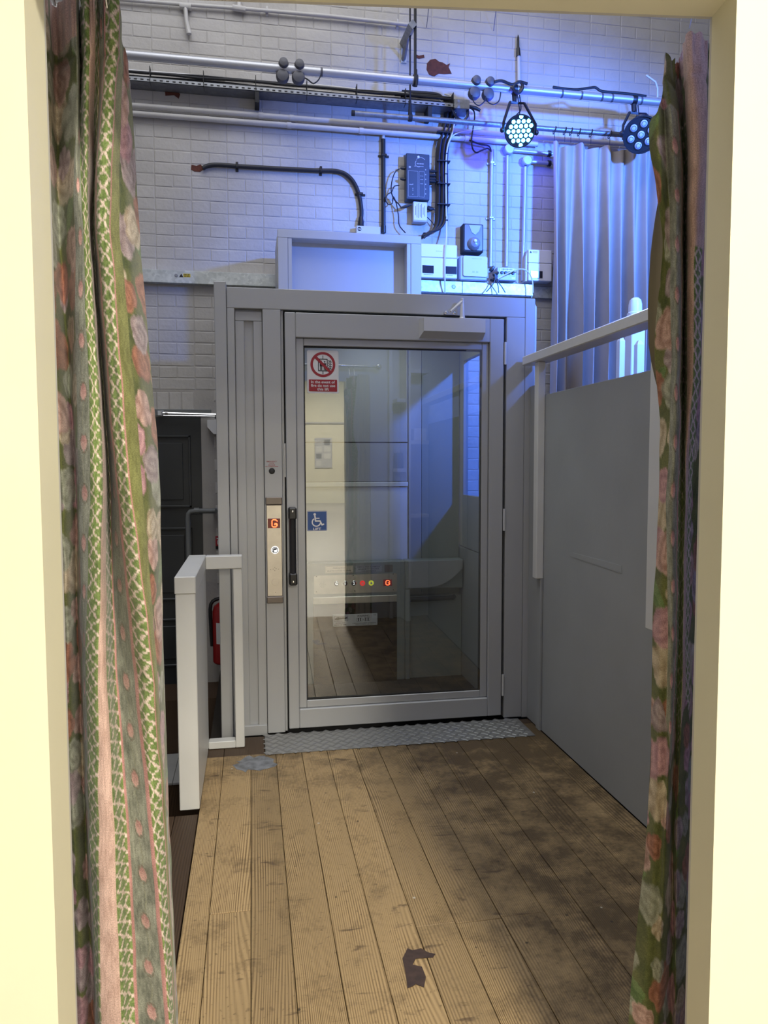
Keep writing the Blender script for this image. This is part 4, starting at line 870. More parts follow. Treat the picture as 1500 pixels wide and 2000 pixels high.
# boxes over the trunking
def cbox(t, nm, q, d, m, c=0.004, y=None): x0, x1, z0, z1 = pr(*q, YW-d); return part(nm, MB().box(x0, x1, YW-d, YW if y is None else y, z0, z1, c=c), m, t), (x0, x1, z0, z1)
t = thing('consumer_unit', 'white consumer unit with two dark breaker windows beside the upper lift frame', 'fuse box', P(860, 545, YW))
_, (x0, x1, z0, z1) = cbox(t, 'case', (822, 477, 893, 543, 1), 0.09, 'white') if False else (None, pr(822, 477, 893, 543, YW-0.09))
zs = z1-(z1-z0)*0.40
part('upper_cover', MB().box(x0, x1, YW-0.088, YW, zs+0.002, z1, c=0.004), 'white', t); part('lower_cover', MB().box(x0, x1, YW-0.09, YW, z0, zs-0.001, c=0.004), 'white', t)
for a, b in ((825, 847), (870, 892)): part('breaker_window', MB().box(P(a, 525, YW-0.09).x, P(b, 525, YW-0.09).x, YW-0.0925, YW-0.0902, P(850, 534, YW-0.09).z, P(850, 519, YW-0.09).z, c=0.001), 'smoke', t)
k = MB(); k.dash(x0+0.5*(x1-x0), z1-0.045, 0.04, 0.005, YW-0.0885); k.dash(x0+0.2*(x1-x0), z0+0.02, 0.06, 0.006, YW-0.0906); k.dash(x0+0.8*(x1-x0), z0+0.02, 0.04, 0.006, YW-0.0906); part('lettering', k, 'greyplas', t)['kind'] = 'stuff'
t = thing('floodlight_sensor', 'dark framed box with a clear bulging cover above the grey switch box', 'box', P(924, 495, YW))
_, (x0, x1, z0, z1) = cbox(t, 'frame', (904, 437, 944, 493), 0.07, 'mattblack', 0.005)
part('clear_cover', MB().rrect(x0+0.012, x1-0.008, z0+0.014, z1-0.008, 0.008, YW-0.074, YW-0.0705), 'frost', t)
k = MB(); cc_ = ((x0+x1)/2+0.004, z0+0.055); k.lathe([(0.045, 0), (0.04, 0.018), (0.028, 0.03), (0.0, 0.036)], (cc_[0], YW-0.074, cc_[1]), (0, -1, 0), 20); part('lens_dome', k, 'frost', t)
part('bulb', MB().lathe([(0.012, 0), (0.009, 0.008), (0, 0.012)], (cc_[0], YW-0.11, cc_[1]+0.01), (0, -1, 0), 14), 'signwhite', t)
part('upper_reflector', MB().prism([(x0+0.04, z1-0.012), (x0+0.06, z0+0.13), (x0+0.085, z0+0.115), (x0+0.11, z0+0.14), (x1-0.02, z1-0.012)], YW-0.0775, YW-0.0745), 'greyplas', t)
for a in (x0+0.012, x1-0.012):
    for b in (z0+0.012, z1-0.012): part('corner_screw', MB().lathe([(0.007, 0), (0.005, 0.003)], (a, YW-0.0705, b), (0, -1, 0), 10), 'mattblack', t)
t = thing('switch_box', 'rounded grey plastic isolator box standing on the trunking', 'box', P(927, 548, YW))
_, (x0, x1, z0, z1) = cbox(t, 'case', (898, 500, 952, 548), 0.075, 'greyplas', 0.008)
part('front_cover', MB().rrect(x0+0.022, x1-0.003, z0+0.025, z1-0.003, 0.012, YW-0.085, YW-0.0755), 'offwhite', t)
k = MB(); k.dash(x0+0.55*(x1-x0), z0+0.055, 0.045, 0.012, YW-0.0856); k.dash(x0+0.6*(x1-x0), z1-0.02, 0.07, 0.005, YW-0.0856); part('lettering', k, 'greyplas', t)['kind'] = 'stuff'
t = thing('dimmer_unit', 'small grey unit with four black dials on the trunking', 'box', P(989, 550, YW))
_, (x0, x1, z0, z1) = cbox(t, 'case', (971, 522, 1009, 548), 0.085, 'greyplas', 0.004); yd = YW-0.0855
for i in range(4):
    part('dial', MB().lathe([(0.011, 0), (0.010, 0.008), (0.004, 0.009)], (x0+(x1-x0)*(0.24+0.19*i), yd, z0+(z1-z0)*0.58), (0, -1, 0), 14), 'black', t)
    part('label_strip', MB().box(x0+(x1-x0)*(0.15+0.19*i), x0+(x1-x0)*(0.15+0.19*i+0.15), yd-0.0008, yd, z1-0.028, z1-0.008), 'silver', t)
part('label_strip', MB().box(x1-0.036, x1-0.010, yd-0.0008, yd, z0+0.01, z0+0.024), 'silver', t)
k = MB(); k.dash((x0+x1)/2, z1-0.015, (x1-x0)*0.6, 0.004, yd-0.001); part('lettering', k, 'ink', t)['kind'] = 'stuff'
t = thing('plug_cluster', 'cluster of black plugs with trailing leads between the switch box and the dial unit', 'plug', P(963, 545, YW))
for q in ((957, 530, 8, 10), (962, 537, 12, 5), (958, 545, 10, -4)):
    c = P(q[0], q[1], YW-0.09); e_ = P(q[0]+q[2], q[1]-q[3], YW-0.10); part('plug', MB().tube([c, (c+e_)/2, e_], [0.012, 0.015, 0.008], 8), 'black', t)
for pts in ([(966, 534), (967, 545), (962, 556), (950, 570)], [(967, 536), (970, 548), (973, 560), (974, 572)], [(968, 536), (973, 550), (980, 560), (987, 572)]): wall_tube('lead', pts, 0.12, 0.0038, 'cable', '', '', n=6, sm=4, parent=t)
wall_tube('cable', [(972, 545), (990, 535), (1008, 527), (1022, 526), (1034, 534), (1040, 550), (1041, 572)], 0.13, 0.0042, 'wcable', 'grey cable arching over the dial unit to the trunking', 'cable', n=6, sm=5)
t = thing('fuse_box', 'white fuse box with one dark window against the beige curtain', 'fuse box', P(1050, 550, YW))
x0, x1, z0, z1 = pr(1032, 488, 1078, 549, YW-0.085); zs = z1-(z1-z0)*0.43
part('upper_cover', MB().box(x0, x1, YW-0.085, YW, zs+0.0015, z1, c=0.004), 'white', t); part('lower_cover', MB().box(x0, x1, YW-0.087, YW, z0, zs-0.001, c=0.004), 'white', t)
part('side_chamfer', MB().prism([(x0-0.014, z0), (x0-0.001, z0), (x0-0.001, z1), (x0-0.014, z1-0.05)], YW-0.07, YW), 'offwhite', t)
part('breaker_window', MB().box(P(1037, 530, YW-0.09).x, P(1060, 530, YW-0.09).x, YW-0.0895, YW-0.0872, P(1048, 543, YW-0.09).z, P(1048, 529, YW-0.09).z, c=0.001), 'smoke', t)
part('warning_label', MB().box(x0+0.03, x0+0.065, YW-0.0858, YW-0.0851, z1-0.024, z1-0.008), 'yellow', t)
k = MB(); k.flat([(x0+0.008, z1-0.024), (x0+0.024, z1-0.024), (x0+0.016, z1-0.008)], YW-0.0857); part('warning_triangle', k, 'ink', t)
# galvanised trunking
for (q, lab) in (((225, 524.5, 545, 557), 'galvanised steel trunking on the wall left of the upper lift frame'), ):
    a = P(225, 521, YW-0.05); b = P(545, 536, YW-0.05); zt_ = P(400, 530, YW-0.05).z; zb = P(400, 555, YW-0.05).z
    t = thing('cable_trunking', lab, 'trunking', ((a.x+b.x)/2, YW, zb), 'galvanised trunking'); part('duct', MB().box(-3.15, b.x+0.1, YW-0.05, YW, zb, zt_, c=0.002), 'galv', t)
    c = P(344, 538, YW-0.05); k = MB(); k.lathe([(0.011, 0), (0.009, 0.002)], (c.x, YW-0.05, c.z), (0, -1, 0), 16); part('grommet', k, 'scaff', t)
    c = P(354, 538, YW-0.05); k = MB(); k.flat([(c.x-0.013, c.z-0.011), (c.x+0.013, c.z-0.011), (c.x, c.z+0.012)], YW-0.0503); part('warning_triangle', k, 'ink', t)
    c = P(365, 538, YW-0.05); part('warning_label', MB().box(c.x-0.022, c.x+0.022, YW-0.0506, YW-0.0501, c.z-0.011, c.z+0.011), 'yellow', t)
    k = MB(); k.dash(c.x, c.z+0.004, 0.034, 0.005, YW-0.0508); k.dash(c.x, c.z-0.005, 0.034, 0.005, YW-0.0508); part('lettering', k, 'ink', t)['kind'] = 'stuff'
YT = YW-0.06; zt_ = P(930, 551, YT).z; zb = P(930, 573.5, YT).z
t = thing('cable_trunking', 'galvanised steel trunking in blue light under the fuse boxes', 'trunking', (1.55, YW, zb), 'galvanised trunking')
xa_, xb_, xc_, xd_ = P(820, 560, YT).x, P(903, 560, YT).x, P(1041, 560, YT).x, P(1100, 560, YT).x
part('duct', MB().box(xa_, xb_-0.001, YT, YW, zb, zt_, c=0.002), 'galv', t); part('duct', MB().box(xb_+0.001, xc_, YT, YW, zb, zt_, c=0.002), 'galv', t); part('duct', MB().box(xc_+0.002, xd_, YT+0.035, YW, zb-0.005, zt_-0.005, c=0.002), 'galv', t)
c = P(886, 560, YT); k = MB(); k.lathe([(0.014, 0), (0.011, 0.003)], (c.x, YT, c.z), (0, -1, 0), 16); part('grommet', k, 'scaff', t)
# wall bracket and suspension rods
t = thing('wall_bracket', 'galvanised angle bracket sticking out of the wall above the lighting bar', 'bracket', P(787, 95, YW))
x0, x1, z0, z1 = pr(783, 78, 794, 123, YW-0.006); part('wall_plate', MB().box(x0, x1, YW-0.008, YW, z0, z1, c=0.001), 'galv', t)
a, b = P(788, 86, YW-0.01), P(806, 47, 4.68)
k = MB(); k.tube([a, b], 0.028, 4); k.tube([P(788, 116, YW-0.01), (a+b)/2], 0.015, 4); part('arm', k, 'scaff', t)
YBAR = 4.7
t = thing('lighting_bar', 'long silver lighting bar slung across the room in front of the brick wall', 'bar', P(780, 155, YBAR))
a, b = P(180, 106, YBAR), P(1330, 197, YBAR); zz = P(640, 142, YBAR).z
part('tube', MB().tube([(-3.1, YBAR, zz), (4.3, YBAR, zz)], 0.0245, 20), 'alu', t)
for px in (626, 757 if 0 else 1095, 1133, 1173, 1193, 1250): c = P(px, 170, YBAR).x; part('tape_band', MB().lathe([(0.0252, 0), (0.0252, 0.013)], (c, YBAR, zz), (1, 0, 0.0), 20), 'tape', t)
def rod(x, y0, y1, r, lab, clampy):
    p0, p1 = P(x, y0, YBAR), P(x, y1, YBAR); cx = p1.x
    t = thing('suspension_rod', lab, 'rod', (cx, YBAR, p1.z), 'suspension rods'); part('rod', MB().tube([(cx, YBAR, 5.99), (cx, YBAR, p1.z)], r, 8), 'mattblack', t); return t, cx
t, cx = rod(811, 0, 148, 0.009, 'thicker black rod holding the lighting bar', 155)
part('clamp', MB().lathe([(0.034, -0.013), (0.036, 0), (0.034, 0.013)], (cx, YBAR, zz), (1, 0, 0), 16), 'mattblack', t); part('clamp_bolt', MB().tube([(cx, YBAR-0.03, zz-0.05), (cx, YBAR-0.03, zz+0.05)], 0.007, 8), 'mattblack', t)
YP = 4.80; zp = P(900, 238, YP).z
c = P(801, 200, YP)
t = thing('suspension_rod', 'thin black rod passing behind the bar to the lower steel pipe', 'rod', (c.x, YP, zp), 'suspension rods')
part('rod', MB().tube([(c.x, YP, 5.99), (c.x, YP, zp+0.08)], 0.0055, 8), 'mattblack', t); part('turnbuckle', MB().tube([(c.x, YP, zp+0.11), (c.x, YP, zp+0.02)], [0.008, 0.014], 8), 'mattblack', t); part('clamp', MB().lathe([(0.022, -0.012), (0.024, 0), (0.022, 0.012)], (c.x, YP, zp), (1, 0, 0), 14), 'mattblack', t)
t = thing('curtain_pole', 'dull steel pipe below the lighting bar carrying the beige curtain', 'pole', (1.9, YP, zp))
a = P(688, 224, YP); part('tube', MB().tube([(a.x, YP, zp), (4.55, YP, zp)], 0.0165, 14), 'scaff', t); part('end_cap', MB().lathe([(0.0175, 0), (0.0175, 0.02)], (a.x-0.004, YP, zp), (1, 0, 0), 14), 'mattblack', t)
for px, y0, y1, lab in ((836, 10, 54, 'left thin wire hanging at the top of the wall'), (967, 18, 60, 'right thin wire hanging at the top of the wall')):
    p0, p1 = P(px+2, y0, YW-0.1), P(px-3, y1, YW-0.01); solo('wire', MB().tube([p0+(p0-p1)*0.6, p1], 0.0025, 6), 'scaff', lab, 'wire', 'hanging wires')
t = thing('vertical_pipe', 'short white upright pipe with a black tip above the lit blue lamp', 'pipe', P(1012, 160, YW))
wall_tube('tube', [(1013, 108), (1014, 190)], 0.02, 0.012, 'wpipe', '', '', n=10, parent=t); wall_tube('collar', [(1012, 94), (1012.5, 110)], 0.02, [0.012, 0.016], 'black', '', '', n=10, parent=t); wall_tube('tip', [(1012, 68), (1012, 74), (1012, 96)], 0.02, [0.002, 0.008, 0.009], 'black', '', '', n=10, parent=t)
# cable connectors taped on the bar
for px, lab in ((554, 'first round grey connector from the left on the lighting bar'), (585, 'second round grey connector from the left on the lighting bar'), (931, 'grey connector on the bar, third from the left'), (958, 'grey connector on the bar beside the blue lamp')):
    c = P(px, 130, YBAR-0.03).x; t = thing('cable_connector', lab, 'connector', (c, YBAR-0.03, zz-0.05), 'round connectors on the lighting bar')
    part('body', MB().lathe([(0.020, 0), (0.030, 0.008), (0.031, 0.03), (0.026, 0.05), (0.012, 0.056)], (c, YBAR+0.01, zz+0.018), (0, -1, 0.1), 18), 'tape', t)
    part('socket', MB().lathe([(0.022, 0), (0.038, 0.012), (0.040, 0.035), (0.034, 0.05), (0.014, 0.056)], (c-0.006, YBAR+0.03, zz-0.045), (0, -1, 0), 18), 'tape', t)
CG = 'leads hanging from the lighting bar'
for pts, lab in (([(595, 152), (602, 156), (612, 163), (622, 156), (627, 145)], 'short lead drooping beside the second round connector'), ([(922, 186), (926, 200), (936, 206), (946, 198), (948, 188)], 'black lead drooping under the third connector'), ([(948, 188), (954, 200), (965, 204), (975, 196), (978, 180)], 'black lead drooping between the fourth connector and the blue lamp')):
    solo('lead', MB().tube(spline(px_path(pts, YBAR-0.02), 5), 0.004, 6), 'cable', lab, 'cable', CG, smooth=50)
solo('bar_cable', MB().tube(spline(px_path([(965, 160), (980, 158), (1000, 165), (1016, 160), (1021, 172), (1012, 182), (1002, 172), (1012, 160), (1030, 164)], YBAR-0.04), 5), 0.009, 6), 'cable', 'tangle of black cable looped round the bar above the blue lamp', 'cable', smooth=50)
solo('bar_cable', MB().tube(spline(px_path([(1080, 170), (1100, 173), (1125, 175), (1150, 172), (1163, 171), (1175, 178), (1205, 181), (1235, 184), (1262, 188)], YBAR-0.015), 5), 0.008, 6), 'cable', 'black cable taped along the top of the bar near the second lamp', 'cable', smooth=50)

# ---- stage lamps
def par(name, label, px, py, R, aim, lens_mat, pts, lr, lab_group):
    c = P(px, py, YBAR-0.10); ax = (Vector(aim)-c).normalized(); side = Vector((0, 0, 1)).cross(ax).normalized(); up = ax.cross(side)
    t = thing(name, label, 'lamp', c, lab_group)
    part('housing', MB().lathe([(R*0.55, -0.09), (R*0.82, -0.075), (R*0.95, -0.02), (R*1.02, 0.0), (R*1.02, 0.012), (R*0.94, 0.012), (R*0.92, 0.002), (0, 0.002)], c, ax, 32), 'parbody', t)
    for i, (a, b) in enumerate(pts):
        o = c+side*a*R+up*b*R
        part('led', MB().lathe([(lr*1.0, 0.001), (lr*0.95, 0.004), (lr*0.6, 0.008), (0, 0.0095)], o, ax, 14), lens_mat, t, smooth=60)
        if lens_mat == 'lens': part('led_ring', MB().lathe([(lr*1.25, 0.0015), (lr*1.2, 0.005), (lr*1.02, 0.005), (lr*1.02, 0.0015)], o, ax, 14), 'black', t); part('lens_ring', MB().tube([o+ax*0.0082+(side*math.cos(q*PI/8)+up*math.sin(q*PI/8))*lr*0.58 for q in range(16)], lr*0.07, 5, closed=True), 'bluebox', t, smooth=60)
    k = MB(); top = Vector((c.x, YBAR, zz-0.075)); w = R*1.12
    pl = [c+Vector((-w, 0.01, -0.01)), c+Vector((-w, 0.0, 0.05)), Vector((c.x-R*0.5, (c.y+YBAR)/2, zz-0.085-0.02)), top+Vector((R*-0.3, 0, -0.008)), top+Vector((R*0.3, 0, -0.008)), Vector((c.x+R*0.5, (c.y+YBAR)/2, zz-0.085-0.02)), c+Vector((w, 0.0, 0.05)), c+Vector((w, 0.01, -0.01))]
    k.tube(pl, 0.009, 4); part('yoke', k, 'parbody', t)
    for s in (-1, 1): part('yoke_knob', MB().lathe([(0.014, 0), (0.016, 0.012), (0.010, 0.02)], c+Vector((s*w, 0.005, 0)), (s, 0, 0), 12), 'parbody', t)
    k = MB(); k.tube([top, top+Vector((0, 0, 0.045))], [0.014, 0.018], 8); k.lathe([(0.029, -0.015), (0.031, 0), (0.029, 0.015)], (c.x, YBAR, zz), (1, 0, 0), 16); part('hook_clamp', k, 'parbody', t)
    for i in range(2): part('lamp_lead', MB().tube(spline([top+Vector((0.03+0.015*i, 0.03, 0.06)), top+Vector((0.045+0.01*i, 0.03, -0.03)), c+Vector((0.02-0.02*i, 0.07, R+0.03)), c+Vector((-0.02, 0.08, 0.05))], 5), 0.004, 6), 'cable', t, smooth=50)
    return t, c, ax
hexp = []
for i in range(-3, 4):
    for j in range(-3, 4):
        a = (i+0.5*(j % 2))*0.33; b = j*0.286
        if math.hypot(a-0.08, b) < 0.88: hexp.append((a-0.08, b))
t, c, ax = par('stage_lamp', 'lit stage lamp with glowing blue LEDs hanging from the lighting bar', 1015, 256, 0.094, (0.35, 0.6, 1.3), 'led', hexp, 0.0125, 'stage lamps')
spot('lamp_beam', c+ax*0.03, (1.05, 1.0, 1.65), 330, (0.16, 0.27, 1.0), 38, 0.9, 0.08)
l = bpy.data.lights.new('added_halo_light', 'POINT'); l.energy = 11.0; l.color = (0.03, 0.06, 1.0); l.shadow_soft_size = 0.03  # added point light behind the lamp, imitates its blue halo on the wall
o = bpy.data.objects.new('added_halo_light', l); o.location = c+Vector((0.02, 0.14, 0.03)); COL.objects.link(o)
par('stage_lamp', 'unlit black stage lamp with clear lenses at the end of the bar by the curtain', 1252, 263, 0.112, (1.2, 0.8, 1.0), 'lens', [(0, 0)]+[(0.58*math.cos(k*PI/3+0.35), 0.58*math.sin(k*PI/3+0.35)) for k in range(6)], 0.0235, 'stage lamps')
# white tie end near the second lamp
# ---- beige stage curtain with rings
t = thing('stage_curtain', 'pleated beige curtain hanging from the steel pipe, lit blue', 'curtain', (2.35, 4.76, 1.26))
k = MB(); nu, nz = 220, 26; ztop = P(1150, 281, YP).z; zbot = 1.262
xl0, xl1, xr_ = P(1081, 285, YP).x, P(1070, 760, YP).x, 3.05
prr = random.Random(5); ph = [0]
for i in range(nu): ph.append(ph[-1]+2*PI/(nu/10.0)*(0.6+0.8*abs(math.sin(i*0.09+1))))
for j in range(nz):
    v = j/(nz-1); z = ztop+(zbot-ztop)*v; amp = 0.026+0.072*min(1, v*1.8)
    for i in range(nu+1):
        u = i/nu; x = (xl0+(xl1-xl0)*v)+(xr_-(xl0+(xl1-xl0)*v))*u
        s = math.sin(ph[i]+0.35*math.sin(v*3+i*0.05)); s2 = math.sin(ph[i]*0.47+1.3)
        y = YP+0.012-amp*(s*0.8+0.3*s2+0.12*math.sin(2*ph[i]+1)) ; zz_ = z-(0.012*(1-math.cos(ph[i]*0.5))*(1 if j == 0 else 0))
        k.v.append((x+0.012*math.cos(ph[i])*min(1, v*2), y, zz_))
for j in range(nz-1):
    for i in range(nu): a = j*(nu+1)+i; k.f.append((a, a+nu+1, a+nu+2, a+1)); k.m.append(0)
cl = part('cloth', k, 'beige', t, smooth=0); cl.data.polygons.foreach_set('use_smooth', [True]*len(cl.data.polygons))
for nth, px in zip(('first', 'second', 'third', 'fourth', 'fifth', 'sixth', 'seventh', 'eighth'), (1083, 1103, 1115, 1131, 1154, 1191, 1219, 1240)):
    c = P(px, 275, YP); g = thing('curtain_ring', nth+' black curtain ring from the left on the steel pipe above the beige curtain', 'ring', (c.x, YP, zp), 'curtain rings on the steel pipe')
    rr = 0.023; part('loop', MB().tube([(c.x+0.006*math.sin(a*PI/8), YP+rr*math.cos(a*PI/8), zp-0.006+rr*math.sin(a*PI/8)) for a in range(16)], 0.0028, 6, closed=True), 'mattblack', g, smooth=60)
    part('hook', MB().tube([(c.x, YP, zp-0.028), (c.x, YP, ztop+0.0)], 0.002, 6), 'mattblack', g)

# ================================================================ LOW LEFT CORNER
t = thing('door_closer_unit', 'silver door closer arm with a white casing above the charcoal side door', 'door closer', P(370, 815, YW))
x0, x1, z0, z1 = pr(405, 820, 432, 848, YW-0.05)
k = MB(); k.prism([(x0, z1), (x0, z0+0.045), (x0+0.04, z0), (x1+0.06, z0), (x1+0.06, z1)], YW-0.055, YW-0.0005); part('casing', k, 'white', t)
for a, b, rr in (((318, 807), (424, 810), 0.009), ((318, 811.5), (420, 813), 0.006)): part('arm', MB().tube(px_path([a, b], YW-0.045), rr, 8), 'chrome', t)
part('arm_end', MB().tube(px_path([(316.5, 803), (317, 812)], YW-0.045), 0.009, 8), 'chrome', t); part('arm_collar', MB().tube(px_path([(322, 807), (328, 807)], YW-0.045), 0.012, 10), 'chrome', t)
part('arm_pivot', MB().tube(px_path([(418, 812), (423, 822)], YW-0.04), 0.010, 8), 'chrome', t); part('arm_shoe', MB().box(P(316, 807, YW).x-0.02, P(316, 807, YW).x+0.015, YW-0.045, YW-0.004, P(316, 812, YW).z, P(316, 803, YW).z), 'closer', t)
YPP = 4.93
c0, c1, c2 = P(420, 998, YPP), P(367, 998, YPP), P(367, 1108, YPP)
t = thing('drain_pipe', 'grey painted pipe with an elbow in front of the charcoal door', 'pipe', (c1.x, YPP, -0.14))
part('tube', MB().tube([c0, (c1.x+0.05, YPP, c1.z), (c1.x+0.015, YPP, c1.z-0.006), (c1.x+0.003, YPP, c1.z-0.02), (c1.x, YPP, c1.z-0.05), (c1.x, YPP, -0.138)], 0.0165, 12), 'pipe', t, smooth=50)
part('pipe_collar', MB().lathe([(0.021, 0), (0.021, 0.03)], (c1.x+0.04, YPP, c1.z), (1, 0, 0), 12), 'pipe', t); part('wall_tail', MB().tube([c0, (c0.x, YW, c0.z)], 0.0165, 12), 'pipe', t)
c = P(429, 1240, YW-0.09); EX, EZ0, EZ1 = c.x+0.03, P(428, 1292, YW-0.09).z, P(428, 1178, YW-0.09).z
def extinguisher(loc, lab, h, group=None):
    x, y, z = loc; t = thing('fire_extinguisher', lab, 'extinguisher', loc, group)
    r = h*0.16; part('cylinder', MB().lathe([(r*0.9, 0), (r, 0.01), (r, h*0.74), (r*0.85, h*0.82), (r*0.4, h*0.87), (r*0.3, h*0.9)], (x, y, z), (0, 0, 1), 20), 'extred', t)
    part('valve', MB().tube([(x, y, z+h*0.9), (x, y, z+h*0.96)], r*0.32, 10), 'black', t); part('lever', MB().box(x-r*0.3, x+r*0.9, y-0.01, y+0.01, z+h*0.95, z+h*1.0, c=0.003), 'black', t)
    part('hose', MB().tube(spline([(x-r*0.3, y, z+h*0.93), (x-r*1.1, y-0.01, z+h*0.85), (x-r*1.12, y-0.01, z+h*0.5), (x-r*1.05, y-0.01, z+h*0.25)], 4), r*0.16, 8), 'black', t)
    part('bracket', MB().box(x-0.02, x+0.02, y+r*0.9, y+r*1.4, z+h*0.6, z+h*0.7), 'black', t)
    k = MB(); k.v += [(x+r*1.005*math.sin(a), y-r*1.005*math.cos(a), z+h*q) for q in (0.30, 0.6) for a in [(-0.7+0.2*i) for i in range(8)]]
    for i in range(7): k.f.append((i, i+1, i+9, i+8)); k.m.append(0)
    part('instruction_label', k, 'paper', t); return t
extinguisher((EX, YW-0.115, EZ0), 'red fire extinguisher on the brick wall, seen through the gap in the guard rail', (EZ1-EZ0)*1.18)
t = thing('extinguisher_sign', 'small red fire extinguisher sign on the brick wall above the guard rail', 'sign', P(427, 1060, YW))
x0, x1, z0, z1 = pr(421, 1047, 438, 1072, YW); part('board', MB().box(x0, x1, YW-0.003, YW-0.0005, z0, z1), 'red', t)
part('lower_band', MB().box(x0, x1, YW-0.0036, YW-0.0031, z0, z0+0.02), 'ink', t)
k = MB(); ccx = (x0+x1)/2-0.005; k.flat([(ccx-0.011, z0+0.03), (ccx+0.011, z0+0.03), (ccx+0.011, z1-0.03), (ccx, z1-0.018), (ccx-0.011, z1-0.03)], YW-0.0036); k.stroke([(ccx+0.004, z1-0.02), (ccx-0.014, z1-0.014)], 0.006, YW-0.0036); part('symbol', k, 'signwhite', t)

# ================================================================ FLORAL CURTAINS
def vnoise(u, v, s, seed):
    r = np.random.RandomState(seed); g = r.rand(64, 64); x = u/s; y = v/s
    xi = np.floor(x).astype(int); yi = np.floor(y).astype(int); fx = x-xi; fy = y-yi; fx = fx*fx*(3-2*fx); fy = fy*fy*(3-2*fy)
    G_ = lambda a, b: g[a % 64, b % 64]
    return (G_(xi, yi)*(1-fx)+G_(xi+1, yi)*fx)*(1-fy)+(G_(xi, yi+1)*(1-fx)+G_(xi+1, yi+1)*fx)*fy
def lerp(a, b, t): return a*(1-t[..., None])+b*t[..., None]
C_ = lambda *c: np.array(c, float)
def floral(u, v, seed):
    n1 = vnoise(u, v, 0.03, seed); n2 = vnoise(u, v, 0.006, seed+1); n3 = vnoise(u, v, 0.012, seed+2)
    col = lerp(C_(0.055, 0.075, 0.03), C_(0.16, 0.17, 0.06), np.clip(n1*0.7+n2*0.5, 0, 1))
    r = np.random.RandomState(seed+9); items = []
    step = 0.062; vv = 0.0; k = 0
    while vv < 2.2:
        for uu in np.arange(-0.02, 0.95, 0.068): items.append((uu+r.uniform(-0.025, 0.025), vv+r.uniform(-0.025, 0.025)+(0.03 if int(uu/0.075) % 2 else 0), k)); k += 1
        vv += step
    pal = [(C_(0.62, 0.42, 0.38), C_(0.28, 0.15, 0.13)), (C_(0.48, 0.39, 0.41), C_(0.20, 0.14, 0.16)), (C_(0.64, 0.55, 0.43), C_(0.30, 0.22, 0.14)), (C_(0.45, 0.20, 0.14), C_(0.19, 0.075, 0.05)), (C_(0.60, 0.36, 0.40), C_(0.30, 0.15, 0.19)), (C_(0.45, 0.46, 0.38), C_(0.18, 0.19, 0.14))]
    for (cu, cv, k) in items:                                    # leaves
        if k % 3: continue
        a = r.uniform(0, PI); L, w = r.uniform(0.03, 0.05), r.uniform(0.011, 0.018); du, dv = u-cu, v-cv
        p = du*math.cos(a)+dv*math.sin(a); q = -du*math.sin(a)+dv*math.cos(a); m = (p/L)**2+(q/w)**2 < 1
        if not m.any(): continue
        vein = np.clip(1-np.abs(q)/0.0016, 0, 1)*0.7+np.clip(np.sin(p*420+np.abs(q)*500), 0, 1)*0.25
        cc0 = lerp(C_(0.07, 0.13, 0.035), C_(0.22, 0.30, 0.12), np.clip(n3*0.7+vein*0.6, 0, 1)); col[m] = cc0[m]
    for (cu, cv, k) in items:                                    # blooms
        if k % 9 == 0: continue
        lt, dk = pal[(k*7+r.randint(0, 3)) % 6]; R = r.uniform(0.024, 0.046); ph_ = r.uniform(0, 6.28); du, dv = u-cu, v-cv
        rho = np.hypot(du, dv); th = np.arctan2(dv, du)+ph_; npet = 5 if R > 0.028 else 6
        edge = R*(0.86+0.14*np.abs(np.cos(npet*th/2))+0.06*np.sin(3*th)); m = rho < edge
        if not m.any(): continue
        rr = rho/np.maximum(edge, 1e-6)
        if k % 4 == 1: sh = 0.5+0.5*np.cos(npet*th)*np.clip(rr*1.3, 0, 1); sh = sh*(1-0.75*np.exp(-(rr/0.22)**2))
        else: sh = 0.5+0.5*np.sin(rr*11+th*1.0+1.6*np.sin(2*th)); sh = sh*0.75+0.25*(1-rr)
        sh = np.clip(sh*0.75+n2*0.35+(n3-0.5)*0.3, 0, 1); rim = np.clip((rr-0.90)/0.1, 0, 1)*0.35
        cc0 = lerp(dk, lt, np.clip(sh+rim, 0, 1)); al = np.clip((1-rr)/0.12+0.25*(n2-0.5)*4, 0, 1)*0.92; cc0 = lerp(col, cc0, al); col[m] = cc0[m]
    return col
def rosebud(u, v, w, seed):
    n = vnoise(u*1.0, v*0.25, 0.004, seed); n2 = vnoise(u, v, 0.025, seed+3); n3 = vnoise(u, v, 0.0035, seed+5)
    col = lerp(C_(0.11, 0.12, 0.10), C_(0.42, 0.43, 0.37), np.clip(0.5*n+0.5*n2+0.3*(n3-0.5), 0, 1))
    pv = 0.082; vv = (v % pv)-pv/2; uu = u-w/2
    m = (uu/0.0095)**2+(vv/0.0125)**2 < 1; col[m] = lerp(C_(0.40, 0.20, 0.19), C_(0.62, 0.38, 0.36), np.clip(n3+0.2-vv/0.02, 0, 1))[m]
    m = np.abs((uu/0.012)**2+(vv/0.0155)**2-1) < 0.16; col[m] = C_(0.20, 0.17, 0.13)
    m = (np.abs(uu-0.004*np.sin(v*80)) < 0.0009) & (np.abs(vv) > 0.02); col[m] = C_(0.30, 0.30, 0.22)
    return col
